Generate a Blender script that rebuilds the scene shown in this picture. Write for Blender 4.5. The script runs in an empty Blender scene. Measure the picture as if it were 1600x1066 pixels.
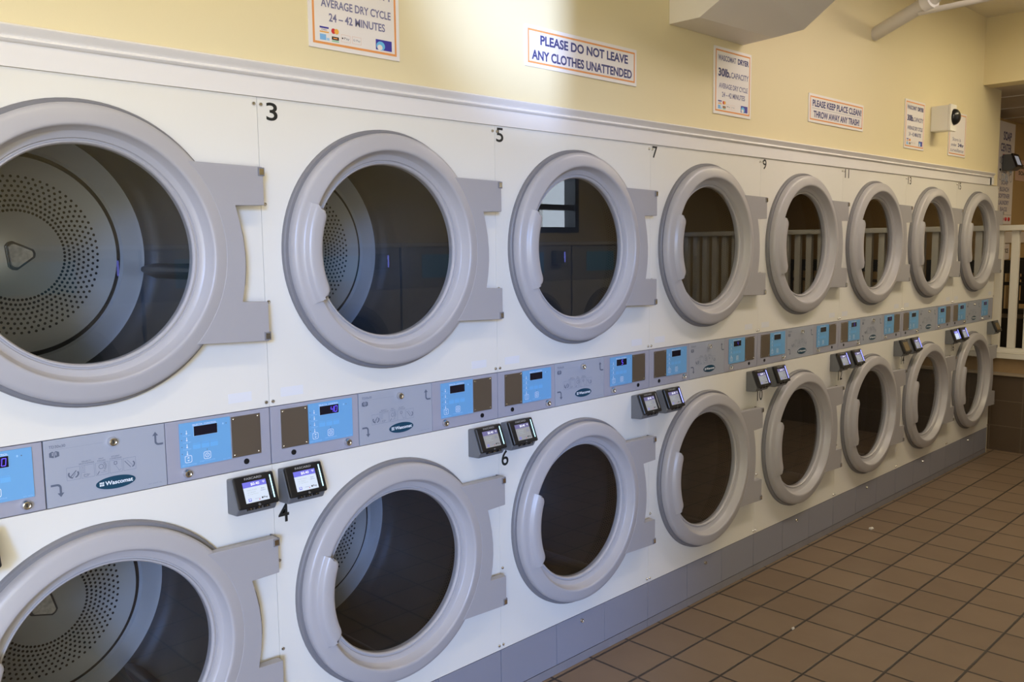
import bpy, bmesh, math, random
from mathutils import Matrix, Vector
random.seed(7)
R = math.radians
scene = bpy.context.scene
col = scene.collection

def s2l(c):
    return tuple((x / 12.92 if x <= 0.04045 else ((x + 0.055) / 1.055) ** 2.4) for x in c)
def hexc(r, g, b):
    return s2l((r / 255, g / 255, b / 255))

# ------------------------------------------------------------------ camera
cam_data = bpy.data.cameras.new('camera')
cam = bpy.data.objects.new('camera', cam_data); col.objects.link(cam)
cam_data.sensor_width = 36.0
cam_data.lens = 1369.7324 / 1600 * 36.0
cam_data.clip_start = 0.02
rt = Vector((0.71091199, -0.70318963, -0.01133549))
up = Vector((0.08404836, 0.0689468, 0.99407354))
fw = Vector((0.69824066, 0.70765153, -0.10811704))
cam.matrix_world = Matrix(((rt.x, up.x, -fw.x, -1.1002), (rt.y, up.y, -fw.y, -1.9926), (rt.z, up.z, -fw.z, 1.5029), (0, 0, 0, 1)))
scene.camera = cam

# ------------------------------------------------------------------ world, sun, daylight, exposure
world = bpy.data.worlds.new('world'); scene.world = world
world.use_nodes = True
bgn = world.node_tree.nodes['Background']
bgn.inputs[0].default_value = (0.72, 0.84, 1.0, 1)
bgn.inputs[1].default_value = 2.6

def aim(o, d):
    o.rotation_euler = Vector(d).to_track_quat('-Z', 'Y').to_euler()
def sun(name, d, energy, angle, color):
    l = bpy.data.lights.new(name, 'SUN'); l.energy = energy; l.angle = R(angle); l.color = color
    o = bpy.data.objects.new(name, l); col.objects.link(o); o.location = (-8, -6, 3); aim(o, d); return o
sun('sky_glow', (2.75, 3.6, -0.85), 2.75, 11, (0.18, 0.40, 1.0))          # bright sky low over the street, through the shop window
gl = bpy.data.lights.new('street_glint', 'SPOT'); gl.energy = 4000; gl.color = (0.465, 0.60, 1.0); gl.shadow_soft_size = 0.045; gl.spot_size = R(9.5); gl.spot_blend = 1.0
go = bpy.data.objects.new('street_glint', gl); col.objects.link(go); go.location = (-2.535, -5.8, 2.1); aim(go, Vector((1.0, 0, 2.36)) - go.location)   # sunlight glinting off the street
def area(name, loc, d, sx, sy, power, color):
    l = bpy.data.lights.new(name, 'AREA'); l.shape = 'RECTANGLE'; l.size = sx; l.size_y = sy; l.energy = power; l.color = color
    o = bpy.data.objects.new(name, l); col.objects.link(o); o.location = loc; aim(o, d); return o
area('shopfront_daylight', (-2.45, -3.78, 1.5), (0.12, 1, 0.03), 2.5, 2.0, 85, (1.0, 0.90, 0.64))
area('side_window_daylight', (5.0, -3.72, 2.05), (0, 1, 0), 0.6, 0.8, 4, (0.8, 0.88, 1.0))

vs = scene.view_settings
scene.display_settings.display_device = 'sRGB'
vs.view_transform = 'Standard'; vs.look = 'None'; vs.gamma = 1.0; vs.use_curve_mapping = False
vs.exposure = 0.0

# ------------------------------------------------------------------ materials
def mat(name, c, rough=0.5, metal=0.0, spec=0.5, vary=0.04, vscale=6.0, emit=None, estr=0.0, coat=0.0, bump=0.0, bscale=200.0):
    m = bpy.data.materials.new(name); m.use_nodes = True
    nt = m.node_tree; b = nt.nodes['Principled BSDF']
    b.inputs['Roughness'].default_value = rough
    b.inputs['Metallic'].default_value = metal
    b.inputs['Specular IOR Level'].default_value = spec
    b.inputs['Coat Weight'].default_value = coat
    if vary > 0:
        tc = nt.nodes.new('ShaderNodeTexCoord'); nz = nt.nodes.new('ShaderNodeTexNoise')
        nz.inputs['Scale'].default_value = vscale; nz.inputs['Detail'].default_value = 3
        nt.links.new(tc.outputs['Object'], nz.inputs['Vector'])
        mx = nt.nodes.new('ShaderNodeMix'); mx.data_type = 'RGBA'
        mx.inputs[6].default_value = (*[x * (1 - vary) for x in c], 1)
        mx.inputs[7].default_value = (*[min(1, x * (1 + vary)) for x in c], 1)
        nt.links.new(nz.outputs['Fac'], mx.inputs[0]); nt.links.new(mx.outputs[2], b.inputs['Base Color'])
    else:
        b.inputs['Base Color'].default_value = (*c, 1)
    if emit:
        b.inputs['Emission Color'].default_value = (*emit, 1); b.inputs['Emission Strength'].default_value = estr
    if bump > 0:
        tc2 = nt.nodes.new('ShaderNodeTexCoord'); n2 = nt.nodes.new('ShaderNodeTexNoise'); n2.inputs['Scale'].default_value = bscale
        bp = nt.nodes.new('ShaderNodeBump'); bp.inputs['Strength'].default_value = bump; bp.inputs['Distance'].default_value = 0.001
        nt.links.new(tc2.outputs['Object'], n2.inputs['Vector']); nt.links.new(n2.outputs['Fac'], bp.inputs['Height']); nt.links.new(bp.outputs['Normal'], b.inputs['Normal'])
    return m

def math_node(nt, op, a, b=None, c=None):
    n = nt.nodes.new('ShaderNodeMath'); n.operation = op
    for i, v in enumerate((a, b, c)):
        if v is None: continue
        if isinstance(v, (int, float)): n.inputs[i].default_value = v
        else: nt.links.new(v, n.inputs[i])
    return n.outputs[0]

M = {}
M['enamel'] = mat('white_enamel', (0.80, 0.775, 0.71), 0.32, vary=0.015, vscale=1.5, bump=0.05, bscale=900)
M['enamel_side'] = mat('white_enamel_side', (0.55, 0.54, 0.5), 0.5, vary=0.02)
M['ring'] = mat('grey_moulded_plastic', (0.435, 0.42, 0.43), 0.33, vary=0.03, vscale=5)
M['hinge'] = mat('grey_hinge_plastic', (0.385, 0.372, 0.385), 0.42, vary=0.03, vscale=5, bump=0.1, bscale=1500)
M['gasket'] = mat('dark_grey_rubber', (0.20, 0.195, 0.205), 0.5, vary=0.05, vscale=8)
M['module'] = mat('grey_painted_metal', (0.36, 0.36, 0.425), 0.42, vary=0.03, vscale=9)
M['module2'] = mat('light_grey_label', (0.375, 0.40, 0.465), 0.40, vary=0.02, vscale=9)
M['kick'] = mat('grey_kick_metal', (0.265, 0.268, 0.315), 0.38, vary=0.02, vscale=12)
M['plinth'] = mat('grey_plinth_metal', (0.24, 0.23, 0.25), 0.5, vary=0.1, vscale=20)
M['blue'] = mat('blue_overlay', hexc(112, 170, 218), 0.45, vary=0.02)
M['steel'] = mat('brushed_cover_steel', (0.33, 0.285, 0.235), 0.36, metal=0.85, vary=0.08, vscale=3)
M['chrome'] = mat('chrome', (0.75, 0.74, 0.72), 0.16, metal=1.0, vary=0.02)
M['dark'] = mat('dark_gap', (0.012, 0.012, 0.014), 0.6, vary=0)
M['black'] = mat('black_plastic', (0.012, 0.012, 0.013), 0.28, vary=0.02)
M['blackpaint'] = mat('black_decal', (0.015, 0.016, 0.014), 0.5, vary=0)
M['housing'] = mat('grey_reader_housing', (0.15, 0.155, 0.165), 0.45, vary=0.05, vscale=20, bump=0.15, bscale=1800)
M['white_ink'] = mat('white_ink', (0.82, 0.88, 0.95), 0.5, vary=0)
M['pale_ink'] = mat('pale_blue_ink', hexc(165, 208, 242), 0.5, vary=0)
M['faint_ink'] = mat('faint_blue_ink', hexc(112, 180, 232), 0.5, vary=0)
M['grey_ink'] = mat('grey_ink', hexc(96, 104, 122), 0.5, vary=0)
M['mid_ink'] = mat('mid_grey_ink', hexc(128, 137, 155), 0.5, vary=0)
M['teal'] = mat('teal_badge', hexc(22, 68, 92), 0.35, vary=0)
M['display'] = mat('dark_display', (0.010, 0.008, 0.016), 0.15, vary=0)
M['digit'] = mat('lit_digits', (0.02, 0.02, 0.1), 0.4, vary=0, emit=(0.12, 0.08, 1.0), estr=2.2)
M['dim_digit'] = mat('dim_lit_digits', (0.02, 0.02, 0.1), 0.4, vary=0, emit=(0.10, 0.07, 0.9), estr=0.7)
M['patch'] = mat('white_tape', (0.77, 0.775, 0.80), 0.55, vary=0.01)
M['screen_on'] = mat('lit_screen', (0.1, 0.1, 0.1), 0.2, vary=0, emit=(0.72, 0.82, 1.0), estr=0.85)
M['screen_head'] = mat('lit_screen_header', (0.05, 0.05, 0.1), 0.2, vary=0, emit=(0.20, 0.20, 0.95), estr=0.75)
M['screen_dim'] = mat('dim_screen', (0.1, 0.1, 0.1), 0.2, vary=0, emit=(0.55, 0.56, 0.60), estr=0.42)
M['screen_dimhead'] = mat('dim_screen_header', (0.05, 0.05, 0.1), 0.2, vary=0, emit=(0.30, 0.27, 0.55), estr=0.45)
M['screen_off'] = mat('tan_reflecting_screen', (0.20, 0.15, 0.08), 0.15, vary=0.05)
M['screen_ink'] = mat('screen_text', (0.03, 0.05, 0.2), 0.3, vary=0, emit=(0.12, 0.17, 0.6), estr=0.3)
M['screen_soft'] = mat('screen_soft_text', (0.1, 0.1, 0.1), 0.3, vary=0, emit=(0.5, 0.6, 0.68), estr=0.7)
M['screen_white'] = mat('screen_white_text', (0.2, 0.2, 0.2), 0.3, vary=0, emit=(0.9, 0.92, 1.0), estr=1.0)
M['bar_white'] = mat('white_light_bar', (0.1, 0.1, 0.1), 0.3, vary=0, emit=(0.45, 0.85, 1.0), estr=2.0)
M['bar_blue'] = mat('blue_light_bar', (0.05, 0.05, 0.2), 0.3, vary=0, emit=(0.22, 0.25, 1.0), estr=4.0)
M['bar_off'] = mat('unlit_light_bar', (0.35, 0.35, 0.33), 0.3, vary=0)
M['grey_text'] = mat('grey_bezel_text', (0.33, 0.33, 0.32), 0.5, vary=0)
M['wall'] = mat('yellow_wall_paint', (0.78, 0.68, 0.43), 0.62, vary=0.015, vscale=2, bump=0.12, bscale=350)
M['ceiling'] = mat('cream_ceiling_paint', (0.74, 0.68, 0.54), 0.7, vary=0.02, vscale=2)
M['tan'] = mat('tan_wall_paint', (0.50, 0.36, 0.17), 0.65, vary=0.03, vscale=2)
M['trim'] = mat('white_trim_paint', (0.80, 0.775, 0.76), 0.42, vary=0.015, vscale=4)
M['rail'] = mat('white_railing_paint', (0.78, 0.75, 0.68), 0.42, vary=0.03, vscale=6)
M['duct'] = mat('painted_duct_metal', (0.80, 0.755, 0.69), 0.5, vary=0.03, vscale=5)
M['pipe'] = mat('off_white_pipe', (0.66, 0.62, 0.56), 0.4, vary=0.04, vscale=8)
M['paper'] = mat('white_sign_board', (0.83, 0.79, 0.78), 0.45, vary=0.01)
M['orange'] = mat('orange_ink', hexc(232, 158, 92), 0.5, vary=0)
M['navy'] = mat('navy_ink', hexc(62, 66, 122), 0.5, vary=0)
M['navy_soft'] = mat('soft_navy_ink', hexc(122, 122, 158), 0.5, vary=0)
M['red'] = mat('red_ink', hexc(208, 52, 56), 0.5, vary=0)
M['yellow'] = mat('amber_ink', hexc(240, 180, 80), 0.5, vary=0)
M['lblue'] = mat('light_blue_ink', hexc(130, 185, 235), 0.5, vary=0)
M['violet'] = mat('violet_ink', hexc(60, 55, 160), 0.5, vary=0)
M['sky_ink'] = mat('sky_blue_ink', hexc(110, 190, 235), 0.5, vary=0)
M['green'] = mat('green_ink', hexc(150, 205, 170), 0.5, vary=0)
M['pink'] = mat('pink_paper', hexc(225, 195, 180), 0.5, vary=0.02)
M['chair'] = mat('black_stained_wood', (0.010, 0.009, 0.009), 0.45, vary=0.1)
M['washer'] = mat('grey_washer_enamel', (0.36, 0.37, 0.40), 0.4, vary=0.03)
M['washer_body'] = mat('pale_washer_body', (0.5, 0.5, 0.5), 0.4, vary=0.03)
M['washer_top'] = mat('bright_steel_top', (0.8, 0.8, 0.78), 0.3, metal=0.6, vary=0.02)
M['triangle'] = mat('dirty_hub_metal', (0.62, 0.58, 0.53), 0.5, metal=0.0, vary=0.6, vscale=90)
M['baffle'] = mat('baffle_metal_and_backlit_frame', (0.10, 0.105, 0.115), 0.38, metal=0.5, vary=0.1)
M['cornice'] = mat('back_ceiling_tile', (0.52, 0.46, 0.38), 0.8, vary=0.05, vscale=40)
M['lamp'] = mat('lamp_diffuser', (0.8, 0.8, 0.8), 0.5, vary=0, emit=(1.0, 0.88, 0.74), estr=3.0)
M['scrap'] = mat('white_paper_scrap', (0.75, 0.72, 0.68), 0.7, vary=0.05)
M['ledge'] = mat('tan_tile_ledge', (0.36, 0.29, 0.21), 0.5, vary=0.1, vscale=10)
M['furn'] = mat('platform_wood', (0.33, 0.22, 0.11), 0.5, vary=0.2, vscale=14)

def glass_mat(name, tint=(1, 1, 1), ior=1.5, boost=1.0):
    m = bpy.data.materials.new(name); m.use_nodes = True; nt = m.node_tree; nt.nodes.clear()
    o = nt.nodes.new('ShaderNodeOutputMaterial'); mx = nt.nodes.new('ShaderNodeMixShader')
    t = nt.nodes.new('ShaderNodeBsdfTransparent'); t.inputs[0].default_value = (*tint, 1)
    g = nt.nodes.new('ShaderNodeBsdfGlossy'); g.inputs['Roughness'].default_value = 0.004; g.inputs[0].default_value = (1, 1, 1, 1)
    f = nt.nodes.new('ShaderNodeFresnel'); f.inputs[0].default_value = ior
    gm = nt.nodes.new('ShaderNodeNewGeometry')
    fac = math_node(nt, 'MULTIPLY', math_node(nt, 'MULTIPLY', f.outputs[0], boost), math_node(nt, 'SUBTRACT', 1.0, gm.outputs['Backfacing']))
    nt.links.new(fac, mx.inputs[0]); nt.links.new(t.outputs[0], mx.inputs[1]); nt.links.new(g.outputs[0], mx.inputs[2]); nt.links.new(mx.outputs[0], o.inputs[0])
    return m
M['glass'] = glass_mat('tinted_door_glass', (0.92, 0.935, 0.95), 1.5, 1.9)
M['pane'] = glass_mat('window_glass', (0.97, 0.98, 0.98), 1.5)

def perforated(name, base, r0, r1, dr, N, dot):
    """polar rows of round holes in sheet steel (object space, axis along Y)"""
    m = mat(name, base, 0.40, metal=0.35, vary=0.12, vscale=5)
    nt = m.node_tree; b = nt.nodes['Principled BSDF']
    tc = nt.nodes.new('ShaderNodeTexCoord'); sp = nt.nodes.new('ShaderNodeSeparateXYZ'); nt.links.new(tc.outputs['Object'], sp.inputs[0])
    x, z = sp.outputs[0], sp.outputs[2]
    r = math_node(nt, 'SQRT', math_node(nt, 'ADD', math_node(nt, 'MULTIPLY', x, x), math_node(nt, 'MULTIPLY', z, z)))
    th = math_node(nt, 'ARCTAN2', z, x)
    q = math_node(nt, 'DIVIDE', math_node(nt, 'SUBTRACT', r, r0), dr)
    i = math_node(nt, 'FLOOR', q)
    fr = math_node(nt, 'MULTIPLY', math_node(nt, 'SUBTRACT', math_node(nt, 'FRACT', q), 0.5), dr)
    a = math_node(nt, 'ADD', math_node(nt, 'MULTIPLY', th, N / (2 * math.pi)), math_node(nt, 'MULTIPLY', i, 0.5))
    fa = math_node(nt, 'SUBTRACT', math_node(nt, 'FRACT', math_node(nt, 'ADD', a, 200.0)), 0.5)
    da = math_node(nt, 'MULTIPLY', fa, math_node(nt, 'MULTIPLY', r, 2 * math.pi / N))
    d = math_node(nt, 'SQRT', math_node(nt, 'ADD', math_node(nt, 'MULTIPLY', fr, fr), math_node(nt, 'MULTIPLY', da, da)))
    hole = math_node(nt, 'LESS_THAN', d, dot)
    ins = math_node(nt, 'MULTIPLY', math_node(nt, 'GREATER_THAN', r, r0), math_node(nt, 'LESS_THAN', r, r1))
    hole = math_node(nt, 'MULTIPLY', hole, ins)
    src = b.inputs['Base Color'].links[0].from_socket
    mx = nt.nodes.new('ShaderNodeMix'); mx.data_type = 'RGBA'; mx.inputs[7].default_value = (0.006, 0.007, 0.008, 1)
    nt.links.new(hole, mx.inputs[0]); nt.links.new(src, mx.inputs[6]); nt.links.new(mx.outputs[2], b.inputs['Base Color'])
    return m
M['drum_back'] = perforated('perforated_drum_steel', (0.58, 0.575, 0.56), 0.108, 0.206, 0.0122, 72, 0.0036)

def drum_side_mat():
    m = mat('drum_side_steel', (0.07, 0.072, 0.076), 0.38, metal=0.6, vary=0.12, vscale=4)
    nt = m.node_tree; b = nt.nodes['Principled BSDF']
    tc = nt.nodes.new('ShaderNodeTexCoord'); sp = nt.nodes.new('ShaderNodeSeparateXYZ'); nt.links.new(tc.outputs['Object'], sp.inputs[0])
    th = math_node(nt, 'ARCTAN2', sp.outputs[2], sp.outputs[0])
    u = math_node(nt, 'MULTIPLY', th, 240 / (2 * math.pi)); v = math_node(nt, 'MULTIPLY', sp.outputs[1], 110.0)
    row = math_node(nt, 'FLOOR', v)
    fu = math_node(nt, 'SUBTRACT', math_node(nt, 'FRACT', math_node(nt, 'ADD', math_node(nt, 'ADD', u, 300.0), math_node(nt, 'MULTIPLY', row, 0.5))), 0.5)
    fv = math_node(nt, 'SUBTRACT', math_node(nt, 'FRACT', v), 0.5)
    d = math_node(nt, 'SQRT', math_node(nt, 'ADD', math_node(nt, 'MULTIPLY', fu, fu), math_node(nt, 'MULTIPLY', fv, fv)))
    hole = math_node(nt, 'MULTIPLY', math_node(nt, 'LESS_THAN', d, 0.3), math_node(nt, 'LESS_THAN', sp.outputs[1], 0.15))
    src = b.inputs['Base Color'].links[0].from_socket
    mx = nt.nodes.new('ShaderNodeMix'); mx.data_type = 'RGBA'; mx.inputs[7].default_value = (0.006, 0.007, 0.008, 1)
    nt.links.new(hole, mx.inputs[0]); nt.links.new(src, mx.inputs[6]); nt.links.new(mx.outputs[2], b.inputs['Base Color'])
    return m
M['drum_side'] = drum_side_mat()
M['drum_rim'] = mat('polished_drum_step', (0.62, 0.63, 0.65), 0.34, metal=0.4, vary=0.08, vscale=10)

def tile_mat(name, c1, c2, grout, ax, ay, px, py, ox, oy, g, rough, bumpd=0.002):
    m = bpy.data.materials.new(name); m.use_nodes = True; nt = m.node_tree; b = nt.nodes['Principled BSDF']
    tc = nt.nodes.new('ShaderNodeTexCoord'); sp = nt.nodes.new('ShaderNodeSeparateXYZ'); nt.links.new(tc.outputs['Object'], sp.inputs[0])
    def axis(s, p, o):
        q = math_node(nt, 'DIVIDE', math_node(nt, 'SUBTRACT', s, o), p)
        f = math_node(nt, 'FRACT', math_node(nt, 'ADD', q, 100.0))
        e = math_node(nt, 'MULTIPLY', math_node(nt, 'MINIMUM', f, math_node(nt, 'SUBTRACT', 1.0, f)), p)
        return math_node(nt, 'FLOOR', math_node(nt, 'ADD', q, 100.0)), e
    ia, ea = axis(sp.outputs[ax], px, ox); ib, eb = axis(sp.outputs[ay], py, oy)
    e = math_node(nt, 'MINIMUM', ea, eb)
    nw = nt.nodes.new('ShaderNodeTexNoise'); nw.inputs['Scale'].default_value = 45; nt.links.new(tc.outputs['Object'], nw.inputs['Vector'])
    e2 = math_node(nt, 'ADD', e, math_node(nt, 'MULTIPLY', math_node(nt, 'SUBTRACT', nw.outputs['Fac'], 0.5), 0.003))
    mr = nt.nodes.new('ShaderNodeMapRange'); mr.inputs[1].default_value = g * 0.55; mr.inputs[2].default_value = g; nt.links.new(e2, mr.inputs[0])
    cb = nt.nodes.new('ShaderNodeCombineXYZ'); nt.links.new(ia, cb.inputs[0]); nt.links.new(ib, cb.inputs[1])
    wn = nt.nodes.new('ShaderNodeTexWhiteNoise'); wn.noise_dimensions = '3D'; nt.links.new(cb.outputs[0], wn.inputs['Vector'])
    n2 = nt.nodes.new('ShaderNodeTexNoise'); n2.inputs['Scale'].default_value = 9; n2.inputs['Detail'].default_value = 6; nt.links.new(tc.outputs['Object'], n2.inputs['Vector'])
    fac = math_node(nt, 'ADD', math_node(nt, 'MULTIPLY', wn.outputs['Value'], 0.5), math_node(nt, 'MULTIPLY', n2.outputs['Fac'], 0.5))
    mx = nt.nodes.new('ShaderNodeMix'); mx.data_type = 'RGBA'; mx.inputs[6].default_value = (*c1, 1); mx.inputs[7].default_value = (*c2, 1); nt.links.new(fac, mx.inputs[0])
    mg = nt.nodes.new('ShaderNodeMix'); mg.data_type = 'RGBA'; mg.inputs[6].default_value = (*grout, 1); nt.links.new(mr.outputs[0], mg.inputs[0]); nt.links.new(mx.outputs[2], mg.inputs[7])
    nt.links.new(mg.outputs[2], b.inputs['Base Color'])
    b.inputs['Roughness'].default_value = rough
    bp = nt.nodes.new('ShaderNodeBump'); bp.inputs['Distance'].default_value = bumpd; bp.inputs['Strength'].default_value = 0.6
    h = math_node(nt, 'ADD', mr.outputs[0], math_node(nt, 'MULTIPLY', n2.outputs['Fac'], 0.25))
    nt.links.new(h, bp.inputs['Height']); nt.links.new(bp.outputs['Normal'], b.inputs['Normal'])
    return m
M['floor'] = tile_mat('brown_quarry_tile', (0.175, 0.120, 0.078), (0.255, 0.182, 0.122), (0.045, 0.034, 0.027), 0, 1, 0.2095, 0.2, 1.877, -0.216, 0.006, 0.42)
M['knee_tile'] = tile_mat('dark_brown_wall_tile', (0.085, 0.058, 0.038), (0.12, 0.085, 0.056), (0.15, 0.11, 0.075), 1, 2, 0.205, 0.182, 0.02, 0.0, 0.004, 0.35)
M['brick'] = tile_mat('pale_brick', (0.50, 0.44, 0.38), (0.62, 0.56, 0.5), (0.4, 0.37, 0.33), 0, 2, 0.21, 0.075, 0, 0, 0.008, 0.8)

# ------------------------------------------------------------------ mesh helpers
class MB:
    def __init__(self):
        self.v = []; self.f = []; self.fm = []; self.mats = []; self.T = Matrix.Identity(4)
    def slot(self, m):
        if m not in self.mats: self.mats.append(m)
        return self.mats.index(m)
    def add(self, vs, fs, m):
        k = len(self.v); s = self.slot(m)
        self.v += [self.T @ Vector(p) for p in vs]
        for f in fs: self.f.append([k + i for i in f]); self.fm.append(s)
    def box(self, x0, x1, y0, y1, z0, z1, m):
        self.add([(x0, y0, z0), (x1, y0, z0), (x1, y1, z0), (x0, y1, z0), (x0, y0, z1), (x1, y0, z1), (x1, y1, z1), (x0, y1, z1)],
                 [(0, 3, 2, 1), (4, 5, 6, 7), (0, 1, 5, 4), (1, 2, 6, 5), (2, 3, 7, 6), (3, 0, 4, 7)], m)
    def rect(self, x0, x1, z0, z1, y, m):
        self.add([(x0, y, z0), (x1, y, z0), (x1, y, z1), (x0, y, z1)], [(0, 1, 2, 3)], m)
    def prism(self, poly, y0, y1, m):      # poly: counter-clockwise (x, z) seen from -Y; y0 < y1
        n = len(poly)
        self.add([(x, y0, z) for x, z in poly] + [(x, y1, z) for x, z in poly],
                 [tuple(range(n)), tuple(range(2 * n - 1, n - 1, -1))] + [(i, i + n, (i + 1) % n + n, (i + 1) % n) for i in range(n)], m)
    def flat(self, poly, y, m):
        self.add([(x, y, z) for x, z in poly], [tuple(range(len(poly)))], m)
    def ring(self, cx, cz, r0, r1, y, m, n=40, a0=0.0, a1=2 * math.pi, sx=1.0):
        vs = []; fs = []
        for i in range(n + 1):
            a = a0 + (a1 - a0) * i / n
            vs += [(cx + sx * r0 * math.cos(a), y, cz + r0 * math.sin(a)), (cx + sx * r1 * math.cos(a), y, cz + r1 * math.sin(a))]
        for i in range(n): fs.append((2 * i, 2 * i + 1, 2 * i + 3, 2 * i + 2))
        self.add(vs, fs, m)
    def disc(self, cx, cz, rx, rz, y, m, n=32):
        self.flat([(cx + rx * math.cos(2 * math.pi * i / n), cz + rz * math.sin(2 * math.pi * i / n)) for i in range(n)], y, m)
    def line(self, p, q, w, y, m):
        (x0, z0), (x1, z1) = p, q
        d = math.hypot(x1 - x0, z1 - z0) or 1; nx, nz = -(z1 - z0) / d * w / 2, (x1 - x0) / d * w / 2
        self.add([(x0 - nx, y, z0 - nz), (x1 - nx, y, z1 - nz), (x1 + nx, y, z1 + nz), (x0 + nx, y, z0 + nz)], [(0, 1, 2, 3)], m)
    def frame(self, x0, x1, z0, z1, w, y, m):
        self.rect(x0, x1, z0, z0 + w, y, m); self.rect(x0, x1, z1 - w, z1, y, m)
        self.rect(x0, x0 + w, z0 + w, z1 - w, y, m); self.rect(x1 - w, x1, z0 + w, z1 - w, y, m)
    def lathe(self, prof, cx, cz, m, n=96):     # (r, y) around an axis along Y; front outwards first
        vs = []; fs = []
        for r, y in prof:
            for i in range(n):
                a = 2 * math.pi * i / n; vs.append((cx + r * math.cos(a), y, cz + r * math.sin(a)))
        for j in range(len(prof) - 1):
            for i in range(n):
                k = (i + 1) % n; fs.append((j * n + i, (j + 1) * n + i, (j + 1) * n + k, j * n + k))
        self.add(vs, fs, m)
    def tube(self, pts, r, m, n=16, cap=True):
        pts = [Vector(p) for p in pts]; vs = []; fs = []
        ref = Vector((0, 0, 1))
        for i, p in enumerate(pts):
            t = (pts[min(i + 1, len(pts) - 1)] - pts[max(i - 1, 0)]).normalized()
            a = t.cross(ref)
            if a.length < 1e-3: a = t.cross(Vector((1, 0, 0)))
            a.normalize(); b = a.cross(t)
            rr = r[i] if isinstance(r, (list, tuple)) else r
            for k in range(n):
                q = 2 * math.pi * k / n; vs.append(p + a * rr * math.cos(q) + b * rr * math.sin(q))
        for i in range(len(pts) - 1):
            for k in range(n):
                l = (k + 1) % n; fs.append((i * n + k, i * n + l, (i + 1) * n + l, (i + 1) * n + k))
        if cap:
            fs.append(tuple(range(n - 1, -1, -1))); e = (len(pts) - 1) * n; fs.append(tuple(e + k for k in range(n)))
        self.add(vs, fs, m)
    def text(self, s, x0, x1, z0, z1, y, m, bold=0.0, fit=True, align='C'):
        vs, fs = text_geo(s, bold)
        if not vs: return
        ax = min(p[0] for p in vs); bx = max(p[0] for p in vs); az = min(p[1] for p in vs); bz = max(p[1] for p in vs)
        sz = (z1 - z0) / (bz - az); sx = (x1 - x0) / (bx - ax)
        self.add([(x0 + (p[0] - ax) * sx, y, z0 + (p[1] - az) * sz) for p in vs], fs, m)
    def mesh(self, name, bevel=0.0, segs=2, sharp=32, recalc=False, welded=False):
        me = bpy.data.meshes.new(name)
        me.from_pydata([tuple(p) for p in self.v], [], self.f)
        for m in self.mats: me.materials.append(m)
        me.polygons.foreach_set('material_index', self.fm)
        if bevel > 0 or recalc:
            bm = bmesh.new(); bm.from_mesh(me)
            if recalc: bmesh.ops.recalc_face_normals(bm, faces=bm.faces)
            if bevel > 0:
                ed = [e for e in bm.edges if len(e.link_faces) == 2 and e.calc_face_angle(0) > R(30)]
                res = bmesh.ops.bevel(bm, geom=ed, offset=bevel, segments=segs, affect='EDGES', profile=0.6, clamp_overlap=True)
            bm.to_mesh(me); bm.free()
        me.polygons.foreach_set('use_smooth', [True] * len(me.polygons))
        me.set_sharp_from_angle(angle=R(sharp))
        if bevel > 0:
            lim = max(p.area for p in me.polygons) * 0.02
            me.polygons.foreach_set('use_smooth', [p.area < lim for p in me.polygons])
        return me

_tc = {}
def text_geo(s, bold=0.0):
    key = (s, bold)
    if key in _tc: return _tc[key]
    cu = bpy.data.curves.new('lettering', 'FONT'); cu.body = s; cu.size = 1.0; cu.offset = bold; cu.resolution_u = 4
    cu.fill_mode = 'FRONT'
    ob = bpy.data.objects.new('lettering', cu); col.objects.link(ob)
    dg = bpy.context.evaluated_depsgraph_get()
    me = bpy.data.meshes.new_from_object(ob.evaluated_get(dg))
    vs = [tuple(v.co) for v in me.vertices]; fs = [tuple(p.vertices) for p in me.polygons]
    bpy.data.objects.remove(ob); bpy.data.curves.remove(cu); bpy.data.meshes.remove(me)
    _tc[key] = (vs, fs); return _tc[key]

def obj(name, me, parent=None, loc=(0, 0, 0), rotz=0.0):
    o = bpy.data.objects.new(name, me); col.objects.link(o); o.location = loc; o.rotation_euler = (0, 0, rotz)
    if parent: o.parent = parent
    return o
def empty(name, loc=(0, 0, 0), rotz=0.0):
    o = bpy.data.objects.new(name, None); col.objects.link(o); o.location = loc; o.rotation_euler = (0, 0, rotz); o.empty_display_size = 0.1
    return o
def tag(o, label, cat, group=None, kind=None):
    if label: o['label'] = label
    if cat: o['category'] = cat
    if group: o['group'] = group
    if kind: o['kind'] = kind
    return o
def struct(name, mb, label=None, bevel=0.0):
    o = obj(name, mb.mesh(name, bevel)); o['kind'] = 'structure'
    if label: o['label'] = label
    return o
def circle_pts(cx, cz, r, n, a0=0, a1=2 * math.pi):
    return [(cx + r * math.cos(a0 + (a1 - a0) * i / n), cz + r * math.sin(a0 + (a1 - a0) * i / n)) for i in range(n + 1)]
def plate_with_hole(mb, x0, x1, z0, z1, y0, y1, cx, cz, r, m):
    ang = sorted(set([2 * math.pi * i / 96 for i in range(96)] + [math.atan2(z - cz, x - cx) % (2 * math.pi) for x in (x0, x1) for z in (z0, z1)]))
    inn = []; out = []
    for a in ang:
        c, s = math.cos(a), math.sin(a); inn.append((cx + r * c, cz + r * s))
        t = min([((x1 if c > 0 else x0) - cx) / c if abs(c) > 1e-9 else 1e9, ((z1 if s > 0 else z0) - cz) / s if abs(s) > 1e-9 else 1e9])
        out.append((cx + t * c, cz + t * s))
    n = len(ang); vs = [(x, y0, z) for x, z in inn] + [(x, y0, z) for x, z in out] + [(x, y1, z) for x, z in inn] + [(x, y1, z) for x, z in out]
    fs = []
    for i in range(n):
        k = (i + 1) % n
        fs += [(i, n + i, n + k, k), (n + i, 3 * n + i, 3 * n + k, n + k), (2 * n + i, i, k, 2 * n + k), (3 * n + i, 2 * n + i, 2 * n + k, 3 * n + k)]
    mb.add(vs, fs, m)

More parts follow.
